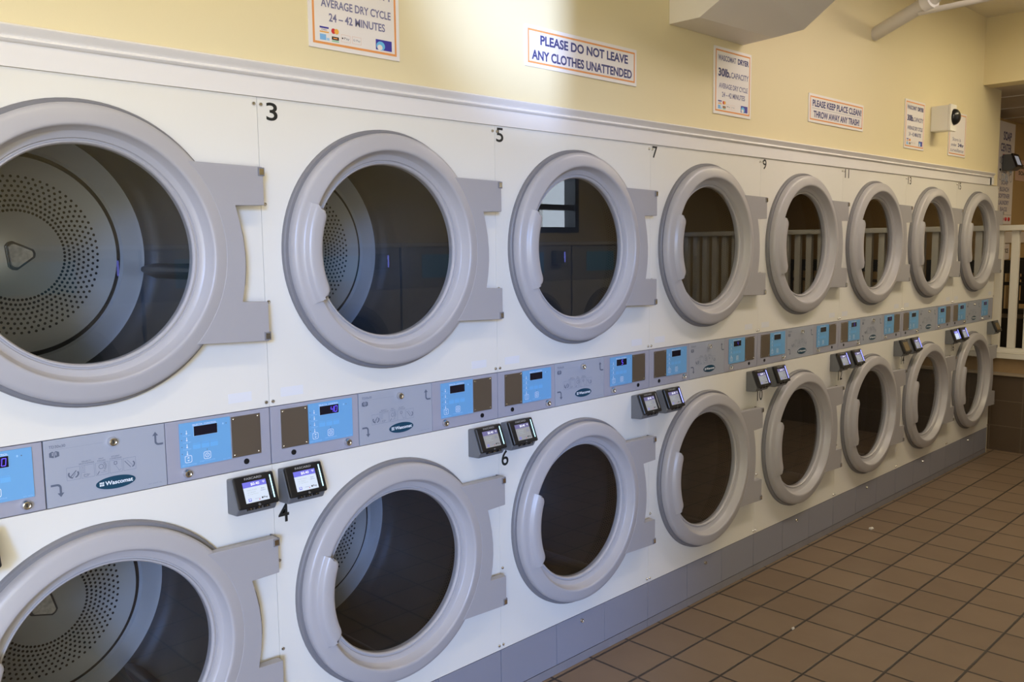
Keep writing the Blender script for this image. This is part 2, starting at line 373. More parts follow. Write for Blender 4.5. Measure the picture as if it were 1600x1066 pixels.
# ------------------------------------------------------------------ the room
XL, XH, XE = -4.3, 5.2, 9.0          # shop front wall, header, far end
YB, YS, YO = 0.43, 0.0, -3.6         # wall behind the soap machine, dryer wall, opposite wall
ZC, ZB, ZT = 2.93, 2.512, 1.8725     # ceiling, lower ceiling beyond the header, top of the dryers
WEND = 5.565
mb = MB(); mb.box(XL, 5.76, YO - 0.2, 0.8, -0.1, 0, M['floor']); mb.box(5.76, XE, YO - 0.2, 0.8, -0.1, -0.02, M['floor']); struct('floor', mb)
mb = MB(); mb.box(5.76, XE, YO, YB, 0.40, 0.45, M['furn']); struct('floor_2', mb)
mb = MB()
mb.box(XL, WEND, 0, 0.12, ZT + 0.001, ZC, M['wall'])
mb.box(XL, -0.81, 0, 0.12, 0, ZT + 0.001, M['wall']);
struct('wall_back', mb)
mb = MB(); mb.box(-0.81, 5.603, 0.80, 0.9, 0, ZC, M['wall']); struct('wall_rear', mb)
mb = MB(); mb.box(5.6005, 5.6030, 0.0, 0.799, 0, ZT, M['wall']); mb.box(WEND - 0.02, WEND, 0.121, 0.799, ZT + 0.002, ZC, M['wall']); struct('wall_return', mb)
mb = MB(); mb.box(5.604, XE, YB, YB + 0.1, 0, ZB + 0.1, M['tan']); struct('wall_back_2', mb)
mb = MB(); mb.box(XE, XE + 0.1, YO, YB, 0, ZB + 0.1, M['tan']); struct('wall_far', mb)
mb = MB(); mb.box(XL, XH, YO - 0.2, 0, ZC, ZC + 0.1, M['ceiling']); struct('ceiling', mb)
mb = MB(); mb.box(XH + 0.16, XE, YO - 0.2, YB, ZB, ZB + 0.1, M['cornice'])
for k in range(6): mb.box(XH + 0.16 + 0.61 * k + 0.50, XH + 0.16 + 0.61 * k + 0.515, YO, YB - 0.001, ZB - 0.004, ZB, M['trim'])
struct('ceiling_2', mb)
mb = MB(); mb.box(XH, XH + 0.16, YO, 0, ZB - 0.006, ZC + 0.1, M['wall']); struct('wall_header', mb)
# opposite wall with a window, shop front wall with a large opening
wx0, wx1, wz0, wz1 = 4.7, 5.3, 1.62, 2.5
mb = MB()
nx0, nx1, nz0, nz1 = -3.90, -1.13, 0.10, 2.80
mb.box(XL, nx0, YO - 0.15, YO, 0, ZC, M['wall']); mb.box(nx1, wx0, YO - 0.15, YO, 0, ZC, M['wall']); mb.box(nx0, nx1, YO - 0.15, YO, 0, nz0, M['wall']); mb.box(nx0, nx1, YO - 0.15, YO, nz1, ZC, M['wall']); mb.box(wx1, XE, YO - 0.15, YO, 0, ZC, M['wall'])
mb.box(wx0, wx1, YO - 0.15, YO, 0, wz0, M['wall']); mb.box(wx0, wx1, YO - 0.15, YO, wz1, ZC, M['wall'])
struct('wall_opposite', mb)
mb = MB(); mb.box(XL - 0.1, XL, YO - 0.15, 0.12, 0, ZC, M['wall']); struct('wall_left', mb)
w1 = struct('window_1', (lambda b: (b.box(wx0, wx0 + 0.05, YO - 0.12, YO + 0.02, wz0, wz1, M['baffle']), b.box(wx1 - 0.05, wx1, YO - 0.12, YO + 0.02, wz0, wz1, M['baffle']),  # frame in dark metal: its backlit shade is put into the colour
     b.box(wx0 + 0.05, wx1 - 0.05, YO - 0.12, YO + 0.02, wz0, wz0 + 0.05, M['baffle']), b.box(wx0 + 0.05, wx1 - 0.05, YO - 0.12, YO + 0.02, wz1 - 0.05, wz1, M['baffle']),
     b.box(wx0 + 0.05, wx1 - 0.05, YO - 0.1, YO, 1.83, 1.88, M['baffle']), b)[-1])(MB()))
mb = MB(); mb.box(wx0 + 0.05, wx1 - 0.05, YO - 0.07, YO - 0.065, wz0 + 0.05, wz1 - 0.05, M['pane']); obj('window_pane', mb.mesh('window_pane'), w1)
mb = MB()
for x in (nx0, -2.97, -2.04, nx1 - 0.04): mb.box(x, x + 0.04, YO - 0.12, YO - 0.03, nz0, nz1, M['trim'])
mb.box(nx0 + 0.04, nx1 - 0.04, YO - 0.12, YO - 0.03, nz0, nz0 + 0.05, M['trim']); mb.box(nx0 + 0.04, nx1 - 0.04, YO - 0.12, YO - 0.03, nz1 - 0.05, nz1, M['trim'])
w2 = struct('window_2', mb)
mb = MB(); mb.box(nx0 + 0.04, nx1 - 0.04, YO - 0.08, YO - 0.075, nz0 + 0.05, nz1 - 0.05, M['pane']); obj('window_pane', mb.mesh('window_pane'), w2)
mb = MB(); mb.box(2.5, 8.0, YO - 3.2, YO - 3.0, 0, 4.5, M['brick']); struct('wall_outside', mb)
# white board above the dryers and the chair-rail moulding along it
mb = MB(); mb.box(XL, 5.44, -0.006, -0.0002, 1.8714, 1.926, M['trim']); struct('trim_1', mb)
mb = MB()
prof = [(0, 1.953), (-0.020, 1.953), (-0.024, 1.949), (-0.022, 1.945), (-0.012, 1.934), (-0.010, 1.931), (-0.014, 1.9285), (-0.015, 1.925), (-0.012, 1.921), (-0.008, 1.919), (0, 1.919)]
prof = [(min(y, -0.0003), z) for y, z in prof]
n = len(prof); x0, x1 = XL, 5.45
mb.add([(x0, y, z) for y, z in prof] + [(x1, y, z) for y, z in prof], [(i, i + n, (i + 1) % n + n, (i + 1) % n) for i in range(n)] + [tuple(range(n)), tuple(range(2 * n - 1, n - 1, -1))], M['trim'])
# the moulding turns down at the far end
mb.box(5.40, 5.45, -0.014, -0.0065, ZT + 0.003, 1.919, M['trim']); mb.box(5.40, 5.414, -0.019, -0.0065, ZT + 0.003, 1.919, M['trim'])
o = struct('trim_2', mb)

# ------------------------------------------------------------------ stacked dryers
W = 0.8; CX = 0.380; ZU, ZL = 1.493, 0.571
ZCT, ZCB, ZK, ZS = 1.104, 0.955, 0.184, 0.0325
ME = {}
def once(key, fn):
    if key not in ME: ME[key] = fn()
    return ME[key]

def m_panel(z0, z1, zc):
    mb = MB(); plate_with_hole(mb, 0.0006, 0.7994, z0, z1, 0.0, 0.012, CX, zc, 0.25, M['enamel']); return mb.mesh('front_panel')
def m_cabinet():
    mb = MB(); a, b = 0.002, 0.798
    mb.box(a, a + 0.004, 0.0125, 0.78, ZS, 1.868, M['enamel_side']); mb.box(b - 0.004, b, 0.0125, 0.78, ZS, 1.868, M['enamel_side'])
    mb.box(a, b, 0.776, 0.78, ZS, 1.868, M['enamel_side']); mb.box(a, b, 0.0125, 0.776, 1.862, 1.868, M['enamel_side'])
    mb.box(a + 0.004, b - 0.004, 0.0125, 0.776, 1.028, 1.032, M['dark']); mb.box(a + 0.004, b - 0.004, 0.0125, 0.776, ZS, ZS + 0.004, M['dark'])
    mb.box(a + 0.004, b - 0.004, 0.02, 0.024, ZCB - 0.01, ZCT + 0.01, M['dark']); mb.box(a + 0.004, b - 0.004, 0.02, 0.024, ZS + 0.01, ZK + 0.01, M['dark'])
    return mb.mesh('cabinet')
def m_gasket():
    mb = MB(); mb.lathe([(0.329, -0.0005), (0.3285, -0.011), (0.325, -0.0145), (0.310, -0.0145)], CX, 0, M['gasket']); return mb.mesh('gasket', sharp=40)
def m_ring():
    mb = MB()
    mb.lathe([(0.3175, -0.0146), (0.3173, -0.0310), (0.3155, -0.0368), (0.3115, -0.0402), (0.3040, -0.0424), (0.2800, -0.0476), (0.2745, -0.0484), (0.2710, -0.0472), (0.2692, -0.0430), (0.2622, -0.0190), (0.2602, -0.0168),
              (0.2472, -0.0145), (0.2455, -0.0105), (0.2425, -0.0105), (0.2410, -0.0140), (0.2380, -0.0140), (0.2358, -0.0110), (0.2348, -0.0070), (0.2345, 0.008), (0.2445, 0.011), (0.252, 0.011)], CX, 0, M['ring'], 128)
    return mb.mesh('door', sharp=50)
def m_glass():
    mb = MB(); mb.prism([(CX + 0.2350 * math.cos(2 * math.pi * i / 96), 0.2350 * math.sin(2 * math.pi * i / 96)) for i in range(96)], -0.0075, -0.0030, M['glass']); return mb.mesh('glass')
def m_hinge():
    mb = MB()
    neck = [(0.330, 0.112), (0.338, 0.080), (0.346, 0.040), (0.350, 0.0), (0.350, -0.035), (0.346, -0.075), (0.338, -0.117)]
    arc = [(0.302 * math.cos(a), 0.302 * math.sin(a)) for a in [R(-44 + 88 * i / 32) for i in range(33)]]
    out = [(0.402, -0.217), (0.405, -0.214), (0.405, -0.120)] + neck[::-1] + [(0.405, 0.114), (0.405, 0.203), (0.402, 0.206)]
    poly = arc[:1] + out + arc[:0:-1]
    mb.prism([(CX + x, z) for x, z in poly], -0.0435, -0.018, M['hinge'])
    return mb.mesh('hinge_plate', bevel=0.0022, segs=2)
def m_hinge_edge():
    mb = MB()
    a = [(0.327, 0.108), (0.337, 0.076), (0.345, 0.040), (0.349, 0.0), (0.349, -0.035), (0.345, -0.075), (0.336, -0.114)]
    b = [(x + 0.0085 if 0 < i < 6 else x + 0.006, z) for i, (x, z) in enumerate(a)]
    mb.prism([(CX + x, z) for x, z in a[::-1]][::-1][::-1] + [(CX + x, z) for x, z in b], -0.030, -0.003, M['gasket'])
    return mb.mesh('hinge_edge', recalc=True)
def m_pin(z0, z1):
    mb = MB()
    mb.box(CX + 0.391, CX + 0.4065, -0.0455, -0.0437, z0, z1, M['gasket']); mb.box(CX + 0.393, CX + 0.4045, -0.0475, -0.0455, z0 + 0.003, z1 - 0.003, M['chrome'])
    mb.box(CX + 0.4055, CX + 0.4085, -0.044, -0.0005, z0, z1, M['gasket'])
    return mb.mesh('hinge_pin')
def m_handle():
    mb = MB(); A0, A1, N = R(155), R(206.5), 40
    vs = []; K = 0
    for i in range(N + 1):
        t = i / N; a = A0 + (A1 - A0) * t
        e = min(t, 1 - t) / 0.10; e = min(1.0, e); rin = 0.2425 + 0.024 * (1 - math.sqrt(1 - (1 - e) ** 2))
        prof = [(0.3180, -0.0315), (0.3160, -0.0376), (0.3115, -0.0412), (0.3030, -0.0434), (0.2930, -0.0458), (0.2885, -0.0490), (0.2845, -0.0565), (0.2780, -0.0605), (0.270, -0.0620), (rin + 0.012, -0.0612), (rin + 0.004, -0.0585), (rin, -0.0540), (rin + 0.002, -0.050), (rin + 0.020, -0.046)]
        K = len(prof)
        for r, y in prof: vs.append((CX + r * math.cos(a), y, r * math.sin(a)))
    fs = []
    for i in range(N):
        for j in range(K - 1): fs.append((i * K + j, i * K + j + 1, (i + 1) * K + j + 1, (i + 1) * K + j))
    fs += [tuple(range(K)), tuple(N * K + j for j in range(K - 1, -1, -1))]
    mb.add(vs, fs, M['ring']); return mb.mesh('handle', recalc=True, sharp=50)
def m_drum():
    mb = MB()
    back = [(0.0005, 0.478), (0.10, 0.482), (0.106, 0.486), (0.206, 0.494), (0.252, 0.500)]
    mb.lathe(back, 0, 0, M['drum_back'])
    mb.lathe([(0.252, 0.500), (0.258, 0.512), (0.266, 0.512)], 0, 0, M['dark'])
    mb.lathe([(0.266, 0.512), (0.272, 0.503), (0.325, 0.520), (0.336, 0.520)], 0, 0, M['drum_rim'])
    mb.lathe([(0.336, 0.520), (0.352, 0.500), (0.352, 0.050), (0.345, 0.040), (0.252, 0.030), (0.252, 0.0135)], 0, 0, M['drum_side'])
    return mb.mesh('drum', sharp=40)
def m_hub():
    mb = MB()
    def tri(r, k=0.25):
        pts = []
        for i in range(3):
            a = R(0 + 120 * i)
            for d in (-16, -8, 0, 8, 16): pts.append(((r * (1 - 0.02 * abs(d) / 8)) * math.cos(a + R(d)), (r * (1 - 0.02 * abs(d) / 8)) * math.sin(a + R(d))))
        return pts
    mb.prism(tri(0.040), 0.470, 0.481, M['baffle']); mb.prism(tri(0.034), 0.464, 0.4705, M['triangle'])
    return mb.mesh('hub', bevel=0.002)
def m_baffle():
    mb = MB()
    p = [(-0.022, -0.352), (-0.012, -0.318), (-0.005, -0.306), (0.005, -0.306), (0.012, -0.318), (0.022, -0.352)]
    mb.prism(p, 0.075, 0.47, M['baffle']); return mb.mesh('baffle', bevel=0.004)

def thermo(mb, x, z, y):
    mb.disc(x, z - 0.003, 0.0020, 0.0020, y, M['white_ink'], 10); mb.rect(x - 0.0008, x + 0.0008, z - 0.003, z + 0.0045, y, M['white_ink'])
    mb.disc(x - 0.0125, z - 0.001, 0.0012, 0.0012, y, M['grey_ink'], 10)
    mb.text('TEMP', x - 0.010, x + 0.010, z - 0.0092, z - 0.0067, y, M['pale_ink'])
def rsq(mb, cx, cz, r, y, m, w=0.0012):
    def rr(h, c):
        pts = []
        for q, (sx, sz) in enumerate(((1, 1), (-1, 1), (-1, -1), (1, -1))):
            for d in range(5):
                a = R(90 * q + 22.5 * d); pts.append((cx + sx * (h - c) + c * math.cos(a), cz + sz * (h - c) + c * math.sin(a)))
        return pts
    o = rr(r, r * 0.45); i = rr(r - w, r * 0.38); n = len(o)
    mb.add([(x, y, z) for x, z in o] + [(x, y, z) for x, z in i], [(k, (k + 1) % n, n + (k + 1) % n, n + k) for k in range(n)], m)
def m_overlay(right):
    x0, x1 = (0.563, 0.691) if right else (0.110, 0.247)
    mb = MB(); mb.box(x0, x1, -0.0022, -0.0002, 0.9895, 1.0955, M['blue']); y = -0.0028
    cx = x0 + 0.062; dz = 1.072
    mb.text('SELECTA  CONTROL', cx - 0.030, cx + 0.030, 1.0868, 1.0902, y, M['white_ink'], 0.01)
    for k in range(4): thermo(mb, x0 + 0.017, 1.073 - 0.0165 * k, y)
    for k in range(3): mb.rect(cx - 0.030 + 0.022 * k, cx - 0.013 + 0.022 * k, 1.0425, 1.0437, y, M['faint_ink']); mb.rect(cx - 0.031 + 0.022 * k, cx - 0.012 + 0.022 * k, 1.030, 1.0406, y, M['faint_ink'])
    mb.disc(x0 + 0.109, 1.081, 0.0018, 0.0026, y, M['pale_ink'], 10); mb.disc(x0 + 0.117, 1.081, 0.0013, 0.0013, y, M['grey_ink'], 10)
    rsq(mb, x0 + 0.019, 1.0085, 0.0088, y, M['white_ink'])
    mb.flat([(x0 + 0.0158, 1.0105), (x0 + 0.0222, 1.0105), (x0 + 0.019, 1.0140)], y, M['white_ink']); mb.flat([(x0 + 0.0222, 1.0065), (x0 + 0.0158, 1.0065), (x0 + 0.019, 1.0030)], y, M['white_ink'])
    mb.text('SELECT/SELECCIONE', x0 + 0.003, x0 + 0.038, 0.9930, 0.9958, y, M['pale_ink'])
    rsq(mb, x0 + 0.066, 1.0105, 0.0092, y, M['white_ink']); mb.ring(x0 + 0.066, 1.0105, 0.0042, 0.0055, y, M['white_ink'], 20); mb.rect(x0 + 0.0653, x0 + 0.0667, 1.0083, 1.0127, y, M['white_ink'])
    mb.disc(x0 + 0.066, 1.0245, 0.0013, 0.0013, y, M['grey_ink'], 10)
    mb.text('START/COMENZAR', x0 + 0.047, x0 + 0.085, 0.9962, 0.9990, y, M['pale_ink'])
    mb.text('471 1576', x1 - 0.022, x1 - 0.004, 0.9920, 0.9940, y, M['pale_ink'])
    return mb.mesh('control_overlay')
SEG = {'4': 'bcfg', '0': 'abcdef', '5': 'acdfg', '9': 'abcdfg', '1': 'bc'}
def seg7(mb, ch, x, z, w, h, y, m):
    t = w * 0.16
    L = {'a': ((x, z + h), (x + w, z + h)), 'g': ((x, z + h / 2), (x + w, z + h / 2)), 'd': ((x, z), (x + w, z)), 'f': ((x, z + h / 2), (x, z + h)), 'b': ((x + w, z + h / 2), (x + w, z + h)), 'e': ((x, z), (x, z + h / 2)), 'c': ((x + w, z), (x + w, z + h / 2))}
    for s in SEG[ch]:
        (ax, az), (bx, bz) = L[s]; sl = 0.12
        mb.line((ax + (az - z) * sl, az), (bx + (bz - z) * sl, bz), t, y, m)
def m_display(right, txt, dim):
    x0 = 0.598 if right else 0.144
    mb = MB(); mb.box(x0 - 0.0012, x0 + 0.0592, -0.0030, -0.0023, 1.0605, 1.0860, M['pale_ink']); mb.box(x0, x0 + 0.058, -0.0042, -0.0024, 1.0617, 1.0848, M['display'])
    if txt:
        for k, ch in enumerate(txt): seg7(mb, ch, x0 + 0.033 + 0.0115 * k - (0.006 if len(txt) == 1 else 0), 1.0655, 0.0075, 0.0150, -0.0046, M['dim_digit' if dim else 'digit'])
    return mb.mesh('display')
def m_module(right):
    x0, x1 = (0.5312, 0.7985) if right else (0.0015, 0.2678)
    mb = MB(); mb.box(x0, x1, 0.0005, 0.018, ZCB + 0.0012, ZCT - 0.0014, M['module'])
    hx = 0.731 if right else 0.064
    me = mb.mesh('control_module', bevel=0.0012); return me
def m_hole(right):
    hx = 0.731 if right else 0.064
    mb = MB(); mb.lathe([(0.0072, 0.0002), (0.0070, -0.0012), (0.0050, -0.0014), (0.0046, -0.0004), (0.0002, -0.0004)], hx, 0.9755, M['black'], 24); return mb.mesh('cable_hole')
def m_cover(right):
    x0, x1 = (0.6945, 0.7715) if right else (0.030, 0.1085)
    mb = MB(); mb.box(x0, x1, -0.0018, 0.0003, 0.9905, 1.0925, M['steel'])
    for x in (x0 + 0.006, x1 - 0.006):
        for z in (0.9965, 1.0865): mb.lathe([(0.0030, -0.0018), (0.0026, -0.0032), (0.0013, -0.0040), (0.0002, -0.0042)], x, z, M['chrome'], 14)
    return mb.mesh('cover_plate')
def m_lock(x, z, r=0.0105, d=-0.010):
    mb = MB(); mb.lathe([(r, 0.0002), (r, d * 0.25), (r * 0.88, d * 0.55), (r * 0.80, d), (r * 0.62, d * 1.05), (r * 0.58, d * 0.75), (r * 0.02, d * 0.75)], x, z, M['chrome'], 28)
    mb.box(x - r * 0.12, x + r * 0.12, d * 0.8, d * 0.74, z - r * 0.36, z + r * 0.36, M['dark']); return mb.mesh('lock')
def m_selector():
    mb = MB(); mb.box(0.2705, 0.5295, 0.0003, 0.018, ZCB + 0.0012, ZCT - 0.0014, M['module2']); return mb.mesh('instruction_panel', bevel=0.001)
def m_graphics():
    mb = MB(); y = -0.0003; G = M['grey_ink']; H = M['mid_ink']; X = 0.2705
    mb.text('TD30x30', X + 0.010, X + 0.043, 1.0845, 1.0905, y, G)
    mb.rect(X + 0.008, X + 0.12, 1.0805, 1.0808, y, H)
    bx, bz = X + 0.020, 1.0705                                   # open book
    for s in (-1, 1):
        mb.flat([(bx + s * 0.0008, bz - 0.007), (bx + s * 0.010, bz - 0.0045), (bx + s * 0.010, bz + 0.0045), (bx + s * 0.004, bz + 0.0075), (bx + s * 0.0008, bz + 0.006)][::s], y, G)
        mb.rect(min(bx + s * 0.0025, bx + s * 0.0045), max(bx + s * 0.0025, bx + s * 0.0045), bz - 0.002, bz + 0.005, y - 0.0003, M['module2'])
    # turn-down arrow, bottom left
    ax = X + 0.009
    mb.rect(ax, ax + 0.012, 1.0015, 1.0060, y, G); mb.ring(ax + 0.012, 0.9965, 0.005, 0.0095, y, G, 10, 0, math.pi / 2)
    mb.rect(ax + 0.017, ax + 0.0215, 0.9855, 0.9965, y, G); mb.flat([(ax + 0.0125, 0.9855), (ax + 0.01925, 0.9765), (ax + 0.026, 0.9855)], y, G)
    # turn-up arrow, top right
    ax = X + 0.248
    mb.rect(ax - 0.004, ax + 0.006, 1.0540, 1.0585, y, G); mb.ring(ax - 0.004, 1.0635, 0.005, 0.0095, y, G, 10, math.pi, 1.5 * math.pi)
    mb.rect(ax - 0.0135, ax - 0.009, 1.0635, 1.0770, y, G); mb.flat([(ax - 0.018, 1.0770), (ax - 0.0045, 1.0770), (ax - 0.01125, 1.0860)], y, G)
    # five pictograms
    bw, bh, z0 = 0.0275, 0.0285, 1.0085
    xs = [X + 0.042 + 0.0300 * k for k in range(5)]
    for k, x in enumerate(xs):
        mb.frame(x, x + bw, z0 + 0.0015 * k * 0, z0 + bh, 0.0006, y, H)
    x = xs[0]; mb.ring(x + 0.014, z0 + 0.013, 0.007, 0.0095, y, G, 14, R(150), R(260), 1.2); mb.ring(x + 0.014, z0 + 0.013, 0.007, 0.0095, y, G, 14, R(-70), R(30), 1.2); mb.line((x + 0.008, z0 + 0.008), (x + 0.020, z0 + 0.020), 0.0018, y, G); mb.line((x + 0.012, z0 + 0.006), (x + 0.018, z0 + 0.014), 0.0010, y, G)
    x = xs[1]; mb.rect(x + 0.007, x + 0.0076, z0 + 0.010, z0 + bh, y, H)
    for q in range(4): mb.disc(x + 0.0040, z0 + 0.0245 - 0.0038 * q, 0.0008, 0.0008, y, G, 8)
    mb.frame(x + 0.005, x + 0.014, z0 + 0.003, z0 + 0.008, 0.0007, y, G); mb.rect(x + 0.014, x + 0.018, z0 + 0.0065, z0 + 0.0072, y, G)
    x = xs[2]; mb.ring(x + 0.012, z0 + 0.019, 0.0045, 0.0054, y, G, 20)
    for q in (0.008, 0.0105): mb.ring(x + 0.012, z0 + 0.019, q, q + 0.0008, y, G, 12, R(-50), R(55))
    mb.line((x + 0.003, z0 + 0.002), (x + 0.008, z0 + 0.009), 0.0014, y, G); mb.rect(x + 0.011, x + 0.024, z0 + 0.005, z0 + 0.0056, y, H); mb.rect(x + 0.016, x + 0.020, z0 + 0.008, z0 + 0.0088, y, G)
    x = xs[3]; rsq(mb, x + 0.013, z0 + 0.0215, 0.0036, y, G, 0.0010); mb.line((x + 0.012, z0 + 0.018), (x + 0.020, z0 + 0.004), 0.0007, y, H); mb.line((x + 0.019, z0 + 0.003), (x + 0.025, z0 + 0.006), 0.0008, y, H)
    x = xs[4]; mb.line((x + 0.003, z0 + 0.022), (x + 0.016, z0 + 0.006), 0.0012, y, G); mb.line((x + 0.008, z0 + 0.024), (x + 0.020, z0 + 0.010), 0.0009, y, H); mb.ring(x + 0.018, z0 + 0.013, 0.005, 0.0075, y, G, 12, R(-80), R(60))
    T = M['grey_ink']
    mb.text('SELECT:', xs[1] + 0.002, xs[1] + 0.022, 1.0440, 1.0468, y, T); mb.text('SELECCIONAR', xs[1] - 0.004, xs[1] + 0.028, 1.0395, 1.0422, y, T)
    mb.text('PAY', xs[2] + 0.008, xs[2] + 0.018, 1.0440, 1.0468, y, T); mb.text('PAGAR', xs[2] + 0.005, xs[2] + 0.022, 1.0395, 1.0422, y, T)
    mb.text('START', xs[3] + 0.005, xs[3] + 0.023, 1.0440, 1.0468, y, T); mb.text('COMENZAR', xs[3] + 0.001, xs[3] + 0.027, 1.0395, 1.0422, y, T)
    mb.text('471 1577 70', X + 0.215, X + 0.246, 0.9655, 0.9675, y, H)
    return mb.mesh('instruction_graphics')
def m_badge():
    mb = MB(); cx, cz = 0.414, 0.987; y = -0.0014
    mb.prism([(cx + 0.0445 * math.cos(2 * math.pi * i / 48), cz + 0.0155 * math.sin(2 * math.pi * i / 48)) for i in range(48)], -0.0010, 0.0002, M['module2'])
    mb.prism([(cx + 0.0432 * math.cos(2 * math.pi * i / 48), cz + 0.0145 * math.sin(2 * math.pi * i / 48)) for i in range(48)], -0.0013, -0.0009, M['teal'])
    y = -0.0019; mb.text('Wascomat', cx - 0.0235, cx + 0.037, cz - 0.0042, cz + 0.0052, y, M['white_ink'], 0.025)
    for k in range(3): mb.rect(cx - 0.0355 + 0.0034 * k, cx - 0.0330 + 0.0034 * k, cz - 0.0042, cz - 0.0002, y, M['white_ink']); mb.rect(cx - 0.0355 + 0.0034 * k, cx - 0.0330 + 0.0034 * k, cz + 0.0008, cz + 0.0048, y, M['white_ink'])
    return mb.mesh('maker_badge')
def m_kick(i):
    x0, x1 = ((0.0016, 0.2690), (0.2718, 0.5330), (0.5352, 0.7984))[i]
    mb = MB(); mb.box(x0, x1, 0.0008, 0.016, ZS + 0.0018, ZK - 0.0022, M['kick']); return mb.mesh('kick_panel', bevel=0.001)
def m_plinth():
    mb = MB(); mb.box(0.001, 0.799, 0.0015, 0.02, 0.0005, ZS - 0.0012, M['plinth']); return mb.mesh('plinth')
def m_screw():
    mb = MB(); mb.lathe([(0.0052, -0.0002), (0.0050, -0.0022), (0.0036, -0.0040), (0.0022, -0.0042), (0.0018, -0.0026), (0.0002, -0.0026)], 0, 0, M['chrome'], 18); return mb.mesh('screw')
def m_patch(x0, x1, z0, z1):
    mb = MB(); mb.box(x0, x1, -0.0006, -0.0001, z0, z1, M['patch']); return mb.mesh('tape_patch')
def m_number(t, x0, z0, z1):
    mb = MB(); mb.text(t, x0, x0 + (0.031 if len(t) == 1 else 0.046), z0, z1, -0.0008, M['blackpaint'], 0.012); return mb.mesh('number_decal')

disp = [  # (left, dim), (right, dim) per stack
    (('40', 0), ('', 0)), (('40', 0), ('', 0)), (('', 0), ('5', 0)), (('', 0), ('4', 1)), (('', 0), ('', 0)), (('9', 1), ('4', 1)), (('', 0), ('4', 1)), (('4', 1), ('5', 1))]
labels = [
    'white stacked pair of dryers cut off by the left edge, drum hub showing',
    'white stacked pair of tumble dryers numbered 3 above and 4 below',
    'white stacked pair of tumble dryers numbered 5 above and 6 below',
    'white stacked pair of tumble dryers with number 7 at its top corner',
    'white stacked pair of tumble dryers numbered 9 above and 10 below',
    'white stacked pair of tumble dryers numbered 11 above and 12 below',
    'white stacked pair of tumble dryers numbered 13, second from the far end',
    'white stacked pair of tumble dryers numbered 15, last before the railing']
screw_pos = [(0.0095, 1.854), (0.7905, 1.854), (0.0095, 1.117), (0.7905, 1.117), (0.0095, 0.9355), (0.7905, 0.9355), (0.0095, 0.200), (0.7905, 0.200), (0.0095, 1.612), (0.0085, 1.370), (0.0095, 0.700), (0.0095, 0.460)]
baf_rot = [((278, 38, 158), (320, 80, 200)), ((210, 330, 90), (355, 115, 235)), ((215, 335, 95), (210, 330, 90)), ((205, 325, 85), (215, 335, 95)), ((210, 330, 90), (200, 320, 80)), ((220, 340, 100), (210, 330, 90)), ((205, 325, 85), (215, 335, 95)), ((210, 330, 90), (205, 325, 85))]

reader_x = (-0.745, -0.126, 0.014, 0.669, 0.809, 1.487, 1.642, 2.308, 2.480, 3.113, 3.279, 3.900, 4.059, 4.700, 4.842, 5.491)
def dryer_stack(i):
    t = empty('stacked_dryer', (W * (i - 1), 0, 0)); tag(t, labels[i], 'dryer', 'stacked dryers along the wall')
    obj('cabinet', once('cab', m_cabinet), t)
    obj('front_panel', once('pu', lambda: m_panel(ZCT + 0.0005, 1.871, ZU)), t); obj('front_panel', once('pl', lambda: m_panel(ZK + 0.0005, ZCB - 0.0005, ZL)), t)
    for k, zc in enumerate((ZU, ZL)):
        obj('gasket', once('gas', m_gasket), t, (0, 0, zc))
        d = obj('door', once('ring', m_ring), t, (0, 0, zc))
        obj('glass', once('gl', m_glass), d); obj('handle', once('han', m_handle), d); obj('hinge_plate', once('hin', m_hinge), d)
        obj('hinge_edge', once('hie', m_hinge_edge), d); obj('hinge_pin', once('pin1', lambda: m_pin(0.184, 0.204)), d); obj('hinge_pin', once('pin2', lambda: m_pin(-0.214, -0.194)), d)
        dr = obj('drum', once('drum', m_drum), t, (CX, 0, zc))
        h = obj('hub', once('hub', m_hub), dr); h.rotation_euler = (0, R(-6 + 23 * i + 50 * k), 0)
        for a in baf_rot[i][k]:
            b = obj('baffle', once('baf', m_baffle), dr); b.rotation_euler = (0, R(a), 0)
    for s in (False, True):
        c = obj('control_module', once(('mod', s), lambda: m_module(s)), t)
        obj('control_overlay', once(('ov', s), lambda: m_overlay(s)), c)
        txt, dim = disp[i][1 if s else 0]
        obj('display', once(('dis', s, txt, dim), lambda: m_display(s, txt, dim)), c)
        if not (s and i == 7): obj('cover_plate', once(('cov', s), lambda: m_cover(s)), c)
        obj('lock', once(('lk', s), lambda: m_lock(0.578 if s else 0.2295, 0.9745)), c)
        obj('cable_hole', once(('hole', s), lambda: m_hole(s)), c)
    p = obj('instruction_panel', once('sel', m_selector), t)
    obj('instruction_graphics', once('gra', m_graphics), p); obj('maker_badge', once('bad', m_badge), p); obj('lock', once('lks', lambda: m_lock(0.4105, 1.0795)), p)
    for q in range(3):
        k = obj('kick_panel', once(('kick', q), lambda: m_kick(q)), t)
        if q == 1: obj('lock', once('lkk', lambda: m_lock(0.4025, 0.1555, 0.0085, -0.006)), k)
    obj('plinth', once('pli', m_plinth), t)
    for x, z in screw_pos:
        if z == 0.9355 and any(q - 0.006 < W * (i - 1) + x < q + 0.112 for q in reader_x): continue      # hidden behind a card reader
        obj('screw', once('scr', m_screw), t, (x, 0, z))
    obj('tape_patch', once('pt1', lambda: m_patch(0.033, 0.098, 1.125, 1.149)), t); obj('tape_patch', once('pt2', lambda: m_patch(0.690, 0.752, 1.126, 1.150)), t)
    if i:
        obj('number_decal', m_number(str(2 * i + 1), 0.024 if i == 1 else (0.0065 + 0.005 * min(3, i - 2)), 1.817 if i == 1 else 1.8225, 1.861 if i == 1 else 1.866), t)
        if i != 3: obj('number_decal', m_number(str(2 * i + 2), 0.012 if i < 4 else 0.006 + 0.004 * (i - 4), 0.797, 0.848), t)
for i in range(8): dryer_stack(i)

